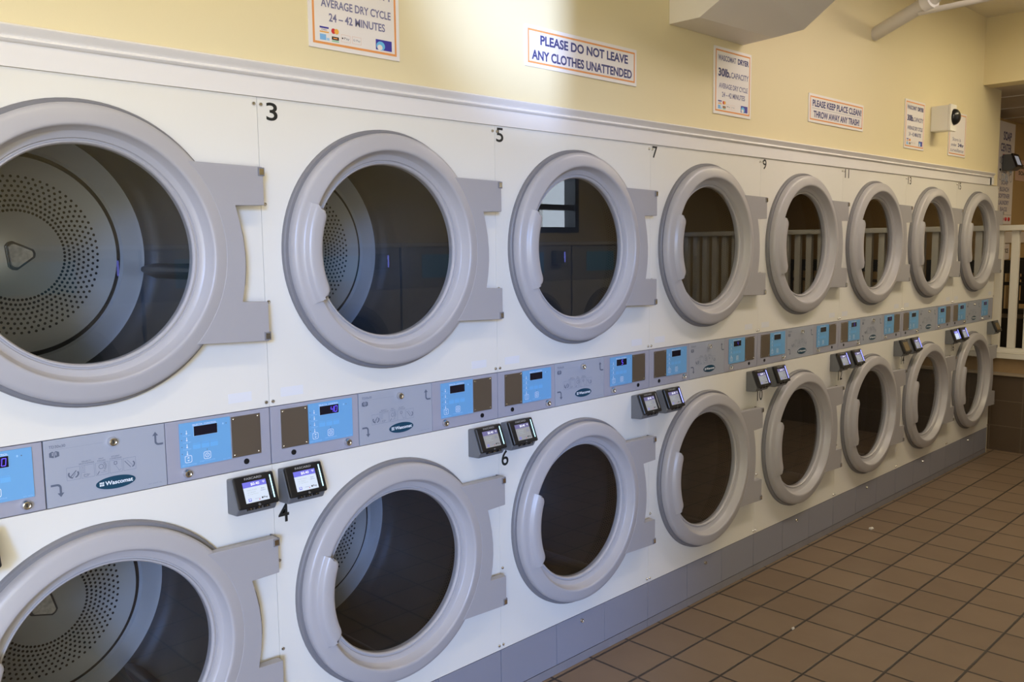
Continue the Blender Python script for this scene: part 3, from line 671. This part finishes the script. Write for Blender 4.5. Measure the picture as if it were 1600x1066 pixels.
# ------------------------------------------------------------------ card readers on the lower dryer fronts
RW = 0.106
def m_rhousing():
    mb = MB(); prof = [(-0.0004, 0.941), (-0.0004, 0.853), (-0.046, 0.8555), (-0.0555, 0.871), (-0.0255, 0.9445)]
    n = len(prof); mb.add([(0, y, z) for y, z in prof] + [(RW, y, z) for y, z in prof], [tuple(range(n))[::-1], tuple(range(n, 2 * n))] + [(i, (i + 1) % n, (i + 1) % n + n, i + n) for i in range(n)], M['housing'])
    return mb.mesh('housing', bevel=0.004, recalc=True)
u = Vector((0, -0.0300, -0.0735)); H = u.length; u.normalize()          # down the sloping face
nrm = Vector((0, u.z, -u.y)); nrm = nrm if nrm.y < 0 else -nrm
# local frame of the sloping face: x across, z up along the slope, -y outwards
FT = Matrix(((1, 0, 0, 0), (0, -nrm.y, -u.y, -0.0255), (0, -nrm.z, -u.z, 0.9445), (0, 0, 0, 1)))
def fmb():
    mb = MB(); mb.T = FT; return mb
def m_rbezel():
    mb = fmb(); mb.box(-0.0005, RW + 0.0005, -0.0135, -0.0002, -0.0795, 0.0005, M['black'])
    me = mb.mesh('bezel', bevel=0.0055, segs=3); return me
def m_rfront():
    mb = fmb(); y = -0.0139; G = M['grey_text']
    mb.text('FASCARD', 0.027, 0.073, -0.0105, -0.0050, y, G, 0.02)
    mb.ring(0.052, -0.0745, 0.0022, 0.0028, y, G, 16); mb.rect(0.0515, 0.0525, -0.0755, -0.0735, y, G)
    for x in (0.028, 0.050, 0.072): mb.box(x - 0.007, x + 0.007, -0.012, -0.004, -0.0845, -0.0793, M['black']); mb.disc(x, -0.0815, 0.0012, 0.0012, -0.0123, M['chrome'], 8)
    mb.box(0.0885, 0.0905, -0.0142, -0.0137, -0.058, -0.020, M['baffle'])
    return mb.mesh('bezel_marks')
def m_rscreen(state):
    mb = fmb(); y = -0.0138
    x0, x1, z0, z1 = 0.0190, 0.0815, -0.0672, -0.0160
    bg, hd = {'on': (M['screen_on'], M['screen_head']), 'dim': (M['screen_dim'], M['screen_dimhead']), 'off': (M['screen_off'], M['screen_off'])}[state]
    mb.box(x0, x1, -0.0142, -0.0136, z0, z1 - 0.0135, bg); mb.box(x0, x1, -0.0142, -0.0136, z1 - 0.0135, z1, hd)
    if state == 'off': return mb.mesh('screen')
    y = -0.0146; I = M['screen_ink']; S = M['screen_soft']; Wt = M['screen_white']
    mb.text('$0.40', x0 + 0.021, x0 + 0.044, z1 - 0.0108, z1 - 0.0032, y, Wt, 0.015)
    for q in range(3): mb.ring(x1 - 0.007, z1 - 0.0095, 0.0014 + 0.002 * q, 0.0022 + 0.002 * q, y, Wt, 8, R(50), R(130))
    mb.text('Insert Card', x0 + 0.008, x0 + 0.033, z1 - 0.0220, z1 - 0.0188, y, S); mb.text('to Start', x0 + 0.008, x0 + 0.030, z1 - 0.0275, z1 - 0.0245, y, S); mb.text('or Tap Phone', x0 + 0.008, x0 + 0.036, z1 - 0.0330, z1 - 0.0300, y, S)
    mb.text('Start', x1 - 0.017, x1 - 0.008, z1 - 0.0225, z1 - 0.0195, y, I); mb.text('options', x1 - 0.019, x1 - 0.006, z1 - 0.0275, z1 - 0.0245, y, I)
    mb.rect(x0 + 0.007, x0 + 0.015, z0 + 0.0035, z0 + 0.0105, y, M['screen_head']); mb.rect(x0 + 0.0085, x0 + 0.0135, z0 + 0.0055, z0 + 0.0095, y - 0.0004, bg)
    mb.text('Learn more', x0 + 0.025, x0 + 0.038, z0 + 0.0070, z0 + 0.0090, y, I); mb.disc(x0 + 0.036, z0 + 0.0045, 0.0016, 0.0012, y, M['red'], 10)
    mb.disc(x1 - 0.0185, z0 + 0.0072, 0.0020, 0.0024, y, M['black'], 12); mb.text('Pay', x1 - 0.0155, x1 - 0.004, z0 + 0.0040, z0 + 0.0098, y, M['black'], 0.01)
    return mb.mesh('screen')
def m_rbar(state):
    mb = fmb(); m = M['bar_' + state]; mb.box(0.0935, 0.0965, -0.0146, -0.0130, -0.066, -0.008, m); return mb.mesh('light_bar', bevel=0.0006)
readers = [  # x on the wall, screen, bar, label
    (-0.745, 'on', 'white', 'black card reader almost wholly cut off by the left edge of the photo'),
    (-0.126, 'on', 'white', 'black card reader with a bright price screen, left of the seam above number 4'),
    (0.014, 'on', 'white', 'black card reader with a bright price screen, directly above the number 4'),
    (0.669, 'dim', 'white', 'black card reader with a greyish screen, left of the seam beside number 6'),
    (0.809, 'dim', 'white', 'black card reader with a greyish screen, up and right of number 6'),
    (1.487, 'dim', 'off', 'card reader with an unlit pale side bar, between the dryers numbered 5 and 7'),
    (1.642, 'dim', 'blue', 'card reader with a blue side bar, below the left corner of dryer 7'),
    (2.308, 'dim', 'blue', 'card reader with a blue side bar, on the right edge of dryer 7'),
    (2.480, 'dim', 'blue', 'card reader with a blue side bar, up and right of number 10'),
    (3.113, 'dim', 'blue', 'card reader with a blue side bar on the right edge of dryer 9'),
    (3.279, 'dim', 'blue', 'card reader with a blue side bar, up and right of number 12'),
    (3.900, 'off', 'off', 'card reader with a tan unlit screen, on the right edge of dryer 11'),
    (4.059, 'dim', 'blue', 'card reader with a blue side bar on the left edge of dryer 13'),
    (4.700, 'on', 'blue', 'card reader with a shining white screen on the right edge of dryer 13'),
    (4.842, 'dim', 'blue', 'card reader with a greyish screen on the left edge of dryer 15'),
    (5.491, 'off', 'off', 'single card reader with a tan screen at the far end beside the railing')]
for x, st, bar, lab in readers:
    t = empty('card_reader', (x, 0, 0)); tag(t, lab, 'card reader', 'card readers on the dryers')
    obj('housing', once('rh', m_rhousing), t); b = obj('bezel', once('rb', m_rbezel), t); obj('bezel_marks', once('rf', m_rfront), b)
    obj('screen', once(('rs', st), lambda: m_rscreen(st)), t); obj('light_bar', once(('rl', bar), lambda: m_rbar(bar)), t)

# ------------------------------------------------------------------ signs on the yellow wall
def sign(name, x0, x1, z0, z1, lab, draw, border=True, in_=0.011, bw=0.006, mtl='paper', group='printed signs above the dryers'):
    mb = MB(); mb.box(x0, x1, -0.0045, -0.0006, z0, z1, M[mtl]); t = obj(name, mb.mesh(name, bevel=0.0006)); tag(t, lab, 'sign', group)
    if border:
        b = MB(); b.frame(x0 + in_, x1 - in_, z0 + in_, z1 - in_, bw, -0.0050, M['orange']); obj('border', b.mesh('border'), t)
    l = MB(); draw(l, x0, x1, z0, z1, -0.0052); obj('lettering', l.mesh('lettering'), t)
    return t
def draw_dryer(l, x0, x1, z0, z1, y):
    N, S = M['navy'], M['navy_soft']; w = x1 - x0; h = z1 - z0
    fx = lambda a: x0 + a * w
    fz = lambda a: z0 + a * h
    l.text('WASCOMAT', fx(.10), fx(.57), fz(.80), fz(.885), y, S, 0.03); l.text('DRYER', fx(.62), fx(.92), fz(.80), fz(.885), y, N, 0.04)
    l.text('30lb.', fx(.11), fx(.43), fz(.565), fz(.69), y, N, 0.04); l.text('CAPACITY', fx(.44), fx(.92), fz(.57), fz(.66), y, S, 0.022)
    l.text('AVERAGE DRY CYCLE', fx(.13), fx(.90), fz(.39), fz(.468), y, S, 0.022); l.text('24 – 42 MINUTES', fx(.21), fx(.83), fz(.262), fz(.34), y, S, 0.022)
    # payment marks
    fz = lambda a: z0 + (.078 + (a - .082) * .78) * h
    l.rect(fx(.11), fx(.205), fz(.225), fz(.245), y, M['violet']); l.rect(fx(.11), fx(.205), fz(.175), fz(.19), y, M['yellow']); l.text('CARD', fx(.13), fx(.185), fz(.198), fz(.218), y, M['navy'])
    l.disc(fx(.255), fz(.21), .024 * w, .024 * w, y, M['red'], 16); l.disc(fx(.287), fz(.21), .024 * w, .024 * w, y - 0.0003, M['yellow'], 16)
    l.rect(fx(.11), fx(.175), fz(.085), fz(.155), y, M['lblue']); l.rect(fx(.18), fx(.21), fz(.085), fz(.115), y, M['pale_ink'])
    l.rect(fx(.235), fx(.31), fz(.105), fz(.145), y, M['blackpaint']); l.rect(fx(.25), fx(.295), fz(.118), fz(.132), y - 0.0003, M['orange']); l.rect(fx(.235), fx(.31), fz(.082), fz(.098), y, M['green'])
    for a in (.335, .455):
        l.frame(fx(a), fx(a + .10), fz(.10), fz(.19), 0.0008, y, M['pink'])
    l.disc(fx(.350), fz(.145), .008 * w, .008 * w, y, M['blackpaint'], 10); l.text('Pay', fx(.368), fx(.425), fz(.125), fz(.16), y, M['grey_ink']); l.text('G Pay', fx(.465), fx(.545), fz(.128), fz(.158), y, M['mid_ink'])
    l.rect(fx(.72), fx(.905), fz(.085), fz(.215), y, M['violet']); l.disc(fx(.775), fz(.135), .05 * w, .045 * h, y - 0.0003, M['sky_ink'], 20); l.disc(fx(.765), fz(.115), .03 * w, .028 * h, y - 0.0006, M['paper'], 16)
def two_lines(a, b, ina=0.12, inb=0.05):
    def d(l, x0, x1, z0, z1, y):
        w, h = x1 - x0, z1 - z0
        l.text(a, x0 + ina * w, x1 - ina * w * .75, z0 + .56 * h, z0 + .80 * h, y, M['navy'], 0.032); l.text(b, x0 + inb * w, x1 - inb * w, z0 + .18 * h, z0 + .42 * h, y, M['navy'], 0.032)
    return d
def draw_keep(l, x0, x1, z0, z1, y):
    two_lines('PLEASE KEEP PLACE CLEAN!', 'THROW AWAY ANY TRASH!', 0.06, 0.08)(l, x0, x1, z0, z1, y); l.rect(x0 + 0.03, x1 - 0.03, z0 + .495 * (z1 - z0), z0 + .505 * (z1 - z0), y, M['mid_ink'])
def draw_surv(l, x0, x1, z0, z1, y):
    w, h = x1 - x0, z1 - z0
    l.text('Store is', x0 + .22 * w, x1 - .30 * w, z0 + .345 * h, z0 + .425 * h, y, M['navy_soft']); l.text('under', x0 + .15 * w, x0 + .46 * w, z0 + .225 * h, z0 + .295 * h, y, M['navy_soft']); l.text('24hr', x0 + .54 * w, x0 + .88 * w, z0 + .225 * h, z0 + .305 * h, y, M['navy'], 0.035)
    l.text('surveillance', x0 + .12 * w, x0 + .88 * w, z0 + .10 * h, z0 + .18 * h, y, M['navy_soft'])
sign('wall_sign', 0.151, 0.438, 2.013, 2.281, 'white dryer cycle sign with orange border, cut off by the top of the photo', draw_dryer)
sign('wall_sign', 0.935, 1.508, 2.069, 2.197, 'wide white sign asking not to leave any clothes unattended', two_lines('PLEASE DO NOT LEAVE', 'ANY CLOTHES UNATTENDED'))
sign('wall_sign', 2.014, 2.300, 2.025, 2.290, 'white dryer capacity sign with orange border, just below the metal duct', draw_dryer)
sign('wall_sign', 2.817, 3.404, 2.063, 2.194, 'wide white sign asking to keep the place clean and throw away trash', draw_keep)
sign('wall_sign', 3.935, 4.220, 2.020, 2.288, 'white dryer capacity sign with orange border, left of the white camera box', draw_dryer)
sign('wall_sign', 4.606, 4.903, 2.022, 2.288, 'white surveillance notice half hidden behind the white camera box', draw_surv)

# surveillance camera box
t = empty('surveillance_camera', (4.32, 0, 2.137)); tag(t, 'white box-shaped surveillance camera with a black dome on the yellow wall', 'camera')
mb = MB(); mb.box(0, 0.084, -0.098, -0.0006, 0, 0.144, M['enamel']); obj('housing', mb.mesh('housing', bevel=0.004), t)
mb = MB(); mb.box(-0.002, 0.090, -0.112, -0.0985, -0.003, 0.148, M['enamel']); obj('front_plate', mb.mesh('front_plate', bevel=0.003), t)
mb = MB(); mb.lathe([(0.046 * math.cos(R(a)), -0.1125 - 0.034 * math.sin(R(a))) for a in range(0, 90, 9)] + [(0.0004, -0.1465)], 0.052, 0.078, M['black'], 40); obj('dome', mb.mesh('dome'), t)

# ------------------------------------------------------------------ duct and pipe by the ceiling
A, D = (1.71, -0.001, 2.321), (2.233, -0.001, 2.321)
B, Cc = (1.708, -0.134, 2.321), (2.19, -0.150, 2.318)
E_ = (2.17, -0.235, 2.305)
def on(uv, y):     # a point of the duct's sloping underside seen along one direction of the room
    d = fw + rt * ((uv[0] - 800) / 1369.7324) - up * ((uv[1] - 533) / 1369.7324); o = Vector((-1.1002, -1.9926, 1.5029)); tt = (y - o.y) / d.y; return tuple(o + d * tt)
# the underside of the trunk rises as it comes out into the room
G1 = (1.60, -0.33, 2.42); G2 = (1.52, -0.62, 2.93); E1 = (2.235, -0.26, 2.325); F1 = (2.10, -0.62, 2.525); F2 = (2.04, -0.75, 2.93)
mb = MB()
pl = [(-0.001, 2.321), (-0.134, 2.321), (-0.34, 2.43), (-0.62, 2.62), (-0.90, 2.929)]
vsA = [(1.71, y, z) for y, z in pl] + [(1.71, -0.001, 2.929)]
pr = [(-0.001, 2.321), (-0.158, 2.321), (-0.285, 2.330), (-0.62, 2.560), (-0.95, 2.929)]
vsB = [(2.233 - 0.025 * (i > 0), y, z) for i, (y, z) in enumerate(pr)] + [(2.233, -0.001, 2.929)]
n = len(vsA); mb.add(vsA + vsB, [tuple(range(n)), tuple(range(2 * n - 1, n - 1, -1))] + [(i, i + n, (i + 1) % n + n, (i + 1) % n) for i in range(n)], M['duct'])
t = obj('air_duct', mb.mesh('air_duct', bevel=0.002, sharp=10, recalc=True)); tag(t, 'off-white sheet metal air duct hanging from the ceiling above the signs', 'duct')
mb = MB(); mb.lathe([(0.004, -0.1360), (0.0038, -0.1390), (0.0003, -0.1400)], 1.716, 2.335, M['baffle'], 12); obj('screw', mb.mesh('screw'), t)
P0, P1 = on((1366, 54), -0.001), on((1452, 2), -0.31)
t = empty('wall_pipe', P0); tag(t, 'off-white pipe coming out of the yellow wall right of the duct', 'pipe')
dP = Vector(P1) - Vector(P0); P2 = Vector(P1) + Vector((0.0, -0.35, 0.24))
mb = MB(); mb.tube([(0, 0, 0), dP * 0.5, dP, P2 - Vector(P0)], 0.034, M['pipe'], 24); obj('pipe_run', mb.mesh('pipe_run', sharp=50), t)
mb = MB(); q = dP * 0.93; mb.tube([q, q + dP.normalized() * 0.045], 0.043, M['trim'], 28); obj('collar', mb.mesh('collar', sharp=50), t)
b0 = Vector(on((1436, 20), -0.26)); b1 = b0 + Vector((-0.04, -0.5, 0.0))
mb = MB(); mb.tube([b0 - Vector(P0), b1 - Vector(P0)], 0.014, M['pipe'], 14); obj('branch_pipe', mb.mesh('branch_pipe', sharp=50), t)

# ------------------------------------------------------------------ raised seating area behind a tiled knee wall
mb = MB(); mb.box(5.72, 5.86, YO, YB - 0.001, 0, 0.545, M['knee_tile']); struct('wall_right', mb)
mb = MB(); mb.box(5.700, 5.88, YO, YB - 0.001, 0.5452, 0.565, M['ledge']); mb.box(5.725, 5.86, YO, YB - 0.001, 0.5652, 0.668, M['furn']); mb.box(5.695, 5.88, YO, YB - 0.001, 0.6682, 0.708, M['rail']); struct('trim_3', mb, bevel=0.002)
t = empty('railing', (5.78, 0.05, 0.708)); tag(t, 'white railing with square balusters on top of the tiled knee wall', 'railing')
mb = MB(); mb.box(-0.05, 0.035, -3.5, 0.12, 0.86, 0.899, M['rail']); obj('top_rail', mb.mesh('top_rail', bevel=0.006), t)
mb = MB(); mb.box(-0.03, 0.03, -3.5, 0.12, 0.0005, 0.03, M['rail']); obj('bottom_rail', mb.mesh('bottom_rail', bevel=0.004), t)
bal = MB(); bal.box(-0.02, 0.02, -0.024, 0.024, 0.0305, 0.8595, M['rail']); balm = bal.mesh('baluster', bevel=0.003)
for k in range(34):
    o = obj('baluster', balm, t, (0, -0.026 - 0.1 * k, 0))
def chair(x, y, lab, rz=0.0):
    t = empty('dining_chair', (x, y, 0.4505), rz); tag(t, lab, 'chair', 'black chairs in the raised seating area')
    mb = MB()
    for s in (-1, 1): mb.box(-0.018, 0.018, s * 0.20 - 0.02, s * 0.20 + 0.02, 0, 0.90, M['chair'])
    mb.box(-0.014, 0.014, -0.18, 0.18, 0.80, 0.90, M['chair']); mb.box(-0.012, 0.012, -0.18, 0.18, 0.71, 0.735, M['chair'])
    mb.box(-0.012, 0.012, -0.18, 0.18, 0.50, 0.53, M['chair'])
    for s in (-0.105, 0, 0.105): mb.box(-0.009, 0.009, s - 0.024, s + 0.024, 0.53, 0.80, M['chair'])
    mb.box(-0.010, 0.010, -0.18, 0.18, 0.20, 0.46, M['chair'])
    obj('backrest', mb.mesh('backrest', bevel=0.002), t)
    mb = MB(); mb.box(0.019, 0.42, -0.21, 0.21, 0.42, 0.46, M['chair']); obj('seat', mb.mesh('seat', bevel=0.006), t)
    lg = MB(); lg.box(-0.018, 0.018, -0.018, 0.018, 0, 0.4198, M['chair']); lm = lg.mesh('leg', bevel=0.002)
    for s in (-1, 1): obj('leg', lm, t, (0.395, s * 0.185, 0))
chair(6.30, 0.055, 'black slat-backed chair seen through the gaps of the white railing')
chair(7.40, 0.19, 'black slat-backed chair farther back, beside the wall under the soap machine', math.pi)
chair(6.34, -0.52, 'second black slat-backed chair along the white railing')
chair(6.30, -1.10, 'third black slat-backed chair along the white railing')
chair(6.36, -1.75, 'fourth black slat-backed chair along the white railing')
mb = MB(); mb.box(5.63, XE, YB - 0.02, YB - 0.0005, 1.478, 1.575, M['trim']); struct('trim_4', mb)

# soap vending machine on the wall beyond the opening
t = empty('soap_vending_machine', (6.46, YB, 1.63)); tag(t, 'white wall-mounted soap vending machine with navy lettering beyond the dryers', 'vending machine')
mb = MB(); mb.box(0, 0.515, -0.128, -0.0006, 0.0, 0.81, M['paper']); obj('cabinet', mb.mesh('cabinet', bevel=0.004), t)
l = MB(); y = -0.1286; N = M['navy']
l.text('SOAP', 0.22, 0.42, 0.665, 0.735, y, N, 0.03); l.text('CENTER', 0.16, 0.43, 0.575, 0.640, y, N, 0.02)
random.seed(3)
for k in range(26):
    q = 0.012 + 0.022 * random.random(); l.ring(0.15 + 0.30 * random.random(), 0.36 + 0.17 * random.random(), q, q + 0.004, y - 0.0003 * (k % 3), M['lblue' if k % 2 else 'mid_ink'], 18)
l.disc(0.24, 0.545, 0.02, 0.012, y - 0.001, M['red'], 14)
for k, s in enumerate(('SOAP', 'BLEACH', 'SOFTENER', 'LAUNDRY', 'BAGS')):
    w = 0.028 * len(s) / 2 + 0.03; l.text(s, 0.30 - w, 0.30 + w, 0.315 - 0.053 * k, 0.350 - 0.053 * k, y, M['navy_soft'], 0.02)
l.rect(0.02, 0.50, 0.075, 0.078, y, M['mid_ink'])
obj('lettering', l.mesh('lettering'), t)
for k in range(4):
    mb = MB(); mb.lathe([(0.016, -0.1282), (0.015, -0.136), (0.009, -0.139), (0.0004, -0.139)], 0.20 + 0.078 * k, 0.042, M['red'], 20); obj('button', mb.mesh('button'), t)
mb = MB(); mb.lathe([(0.010, -0.1282), (0.009, -0.134), (0.0004, -0.136)], 0.165, 0.43, M['black'], 16); obj('lock', mb.mesh('lock'), t)
t = empty('card_reader', (6.67, YB - 0.130, 2.055)); tag(t, 'dark card reader sticking out from the white soap vending machine', 'card reader')
mb = MB(); prof = [(-0.0005, 0.125), (-0.0005, 0.0), (-0.07, 0.0), (-0.10, 0.02), (-0.06, 0.125)]
n = len(prof); mb.add([(0, y, z) for y, z in prof] + [(0.15, y, z) for y, z in prof], [tuple(range(n))[::-1], tuple(range(n, 2 * n))] + [(i, (i + 1) % n, (i + 1) % n + n, i + n) for i in range(n)], M['housing']); obj('housing', mb.mesh('housing', bevel=0.005, recalc=True), t)
mb = MB(); mb.T = Matrix(((1, 0, 0, 0), (0, 0.935, 0.356, -0.06), (0, -0.356, 0.935, 0.125), (0, 0, 0, 1))); mb.box(-0.002, 0.152, -0.012, -0.0006, -0.112, 0.002, M['black']); mb.box(0.025, 0.12, -0.0128, -0.0121, -0.095, -0.02, M['screen_dim']); obj('bezel', mb.mesh('bezel'), t)
def wallpaper(x0, x1, z0, z1, lab, lines, mtl):
    mb = MB(); mb.box(x0, x1, YB - 0.004, YB - 0.0006, z0, z1, M[mtl]); t = obj('wall_notice', mb.mesh('wall_notice')); tag(t, lab, 'notice')
    l = MB()
    for k, s in enumerate(lines):
        hh = (z1 - z0) / (len(lines) + 1.2); zz = z1 - hh * (k + 1.3); l.text(s, x0 + 0.12 * (x1 - x0), x1 - 0.12 * (x1 - x0), zz, zz + hh * 0.62, YB - 0.0046, M['blackpaint'], 0.03)
    obj('lettering', l.mesh('lettering'), t)
wallpaper(7.13, 7.40, 1.335, 1.472, 'small white notice with dark print below the soap vending machine', ['NOTICE'], 'paper')
wallpaper(7.47, 8.15, 2.02, 2.20, 'pinkish notice with dark print right of the soap vending machine', ['PLEASE USE', 'SOAP HERE'], 'pink')

# ------------------------------------------------------------------ washers across the aisle (seen as reflections in the dryer glass)
def washer(i, x):
    t = empty('front_load_washer', (x, -2.72, 0), math.pi); tag(t, 'grey front-load washer across the aisle, seen only as a reflection in dryer glass', 'washer', 'washers across the aisle')
    mb = MB(); mb.box(-0.42, 0.42, 0, 0.8, 0.0, 1.22, M['washer_body']); mb.box(-0.42, 0.42, 0, 0.8, 1.222, 1.50, M['washer']); mb.box(-0.43, 0.43, -0.01, 0.81, 1.502, 1.53, M['washer_top']); obj('cabinet', once('wc', lambda: mb.mesh('cabinet', bevel=0.004)), t)
    def dm():
        b = MB(); b.lathe([(0.30, -0.0005), (0.295, -0.05), (0.26, -0.07), (0.23, -0.06), (0.22, -0.03)], 0, 0.85, M['gasket'], 64); return b.mesh('door')
    def gm():
        b = MB(); b.lathe([(0.22, -0.031), (0.15, -0.05), (0.0005, -0.06)], 0, 0.85, M['black'], 48); return b.mesh('glass')
    d = obj('door', once('wd', dm), t); obj('glass', once('wg', gm), d)
    def cm():
        b = MB(); b.box(-0.10, 0.25, -0.004, -0.0005, 1.29, 1.45, M['blue']); return b.mesh('control_overlay')
    obj('control_overlay', once('wo', cm), t)
    def rm():
        b = MB(); b.box(-0.30, -0.19, -0.05, -0.0005, 1.36, 1.46, M['housing']); b.box(-0.295, -0.285, -0.054, -0.0505, 1.37, 1.45, M['bar_blue']); return b.mesh('payment_terminal')
    obj('payment_terminal', once('wr', rm), t)
for i in range(6): washer(i, 0.35 + 0.86 * i)

# ------------------------------------------------------------------ ceiling lamps
for x, y, pw, lc in ((-0.3, -1.15, 8.0, (1.0, 0.83, 0.50)), (2.7, -1.05, 14.5, (1.0, 0.87, 0.82)), (4.45, -1.15, 20, (1.0, 0.85, 0.56))):
    t = empty('ceiling_lamp', (x, y, ZC)); tag(t, 'fluorescent ceiling lamp above the aisle', 'ceiling lamp', 'ceiling lamps above the aisle')
    mb = MB(); mb.box(-0.62, 0.62, -0.12, 0.12, -0.055, -0.0005, M['trim']); obj('housing', mb.mesh('housing', bevel=0.004), t)
    mb = MB(); mb.box(-0.60, 0.60, -0.10, 0.10, -0.068, -0.0555, M['lamp']); obj('diffuser', mb.mesh('diffuser'), t)
    a = area('lamp_light', (x, y, ZC - 0.075), (0, 0, -1), 1.2, 0.2, pw, lc)
area('seating_light', (7.2, -1.4, ZB - 0.02), (0, 0, -1), 0.8, 0.3, 15, (1.0, 0.78, 0.50))

# paper scraps on the floor
for (x, y, s, lab) in ((3.376, -0.127, 0.018, 'tiny white paper scrap on the floor tiles in front of dryer 12'), (1.978, -0.418, 0.008, 'tiny pale crumb on a floor grout line, nearer than the paper scrap')):
    mb = MB(); mb.prism([(x - s, y - s * 0.4), (x + s * 0.3, y - s * 0.7), (x + s, y), (x + s * 0.2, y + s * 0.6), (x - s * 0.7, y + s * 0.4)], 0.0005, 0.006, M['scrap'])
    for k, p in enumerate(mb.v): mb.v[k] = Vector((p.x, p.z, p.y + 0.002 * (k % 2)))
    o = obj('paper_scrap', mb.mesh('paper_scrap', recalc=True)); tag(o, lab, 'litter')
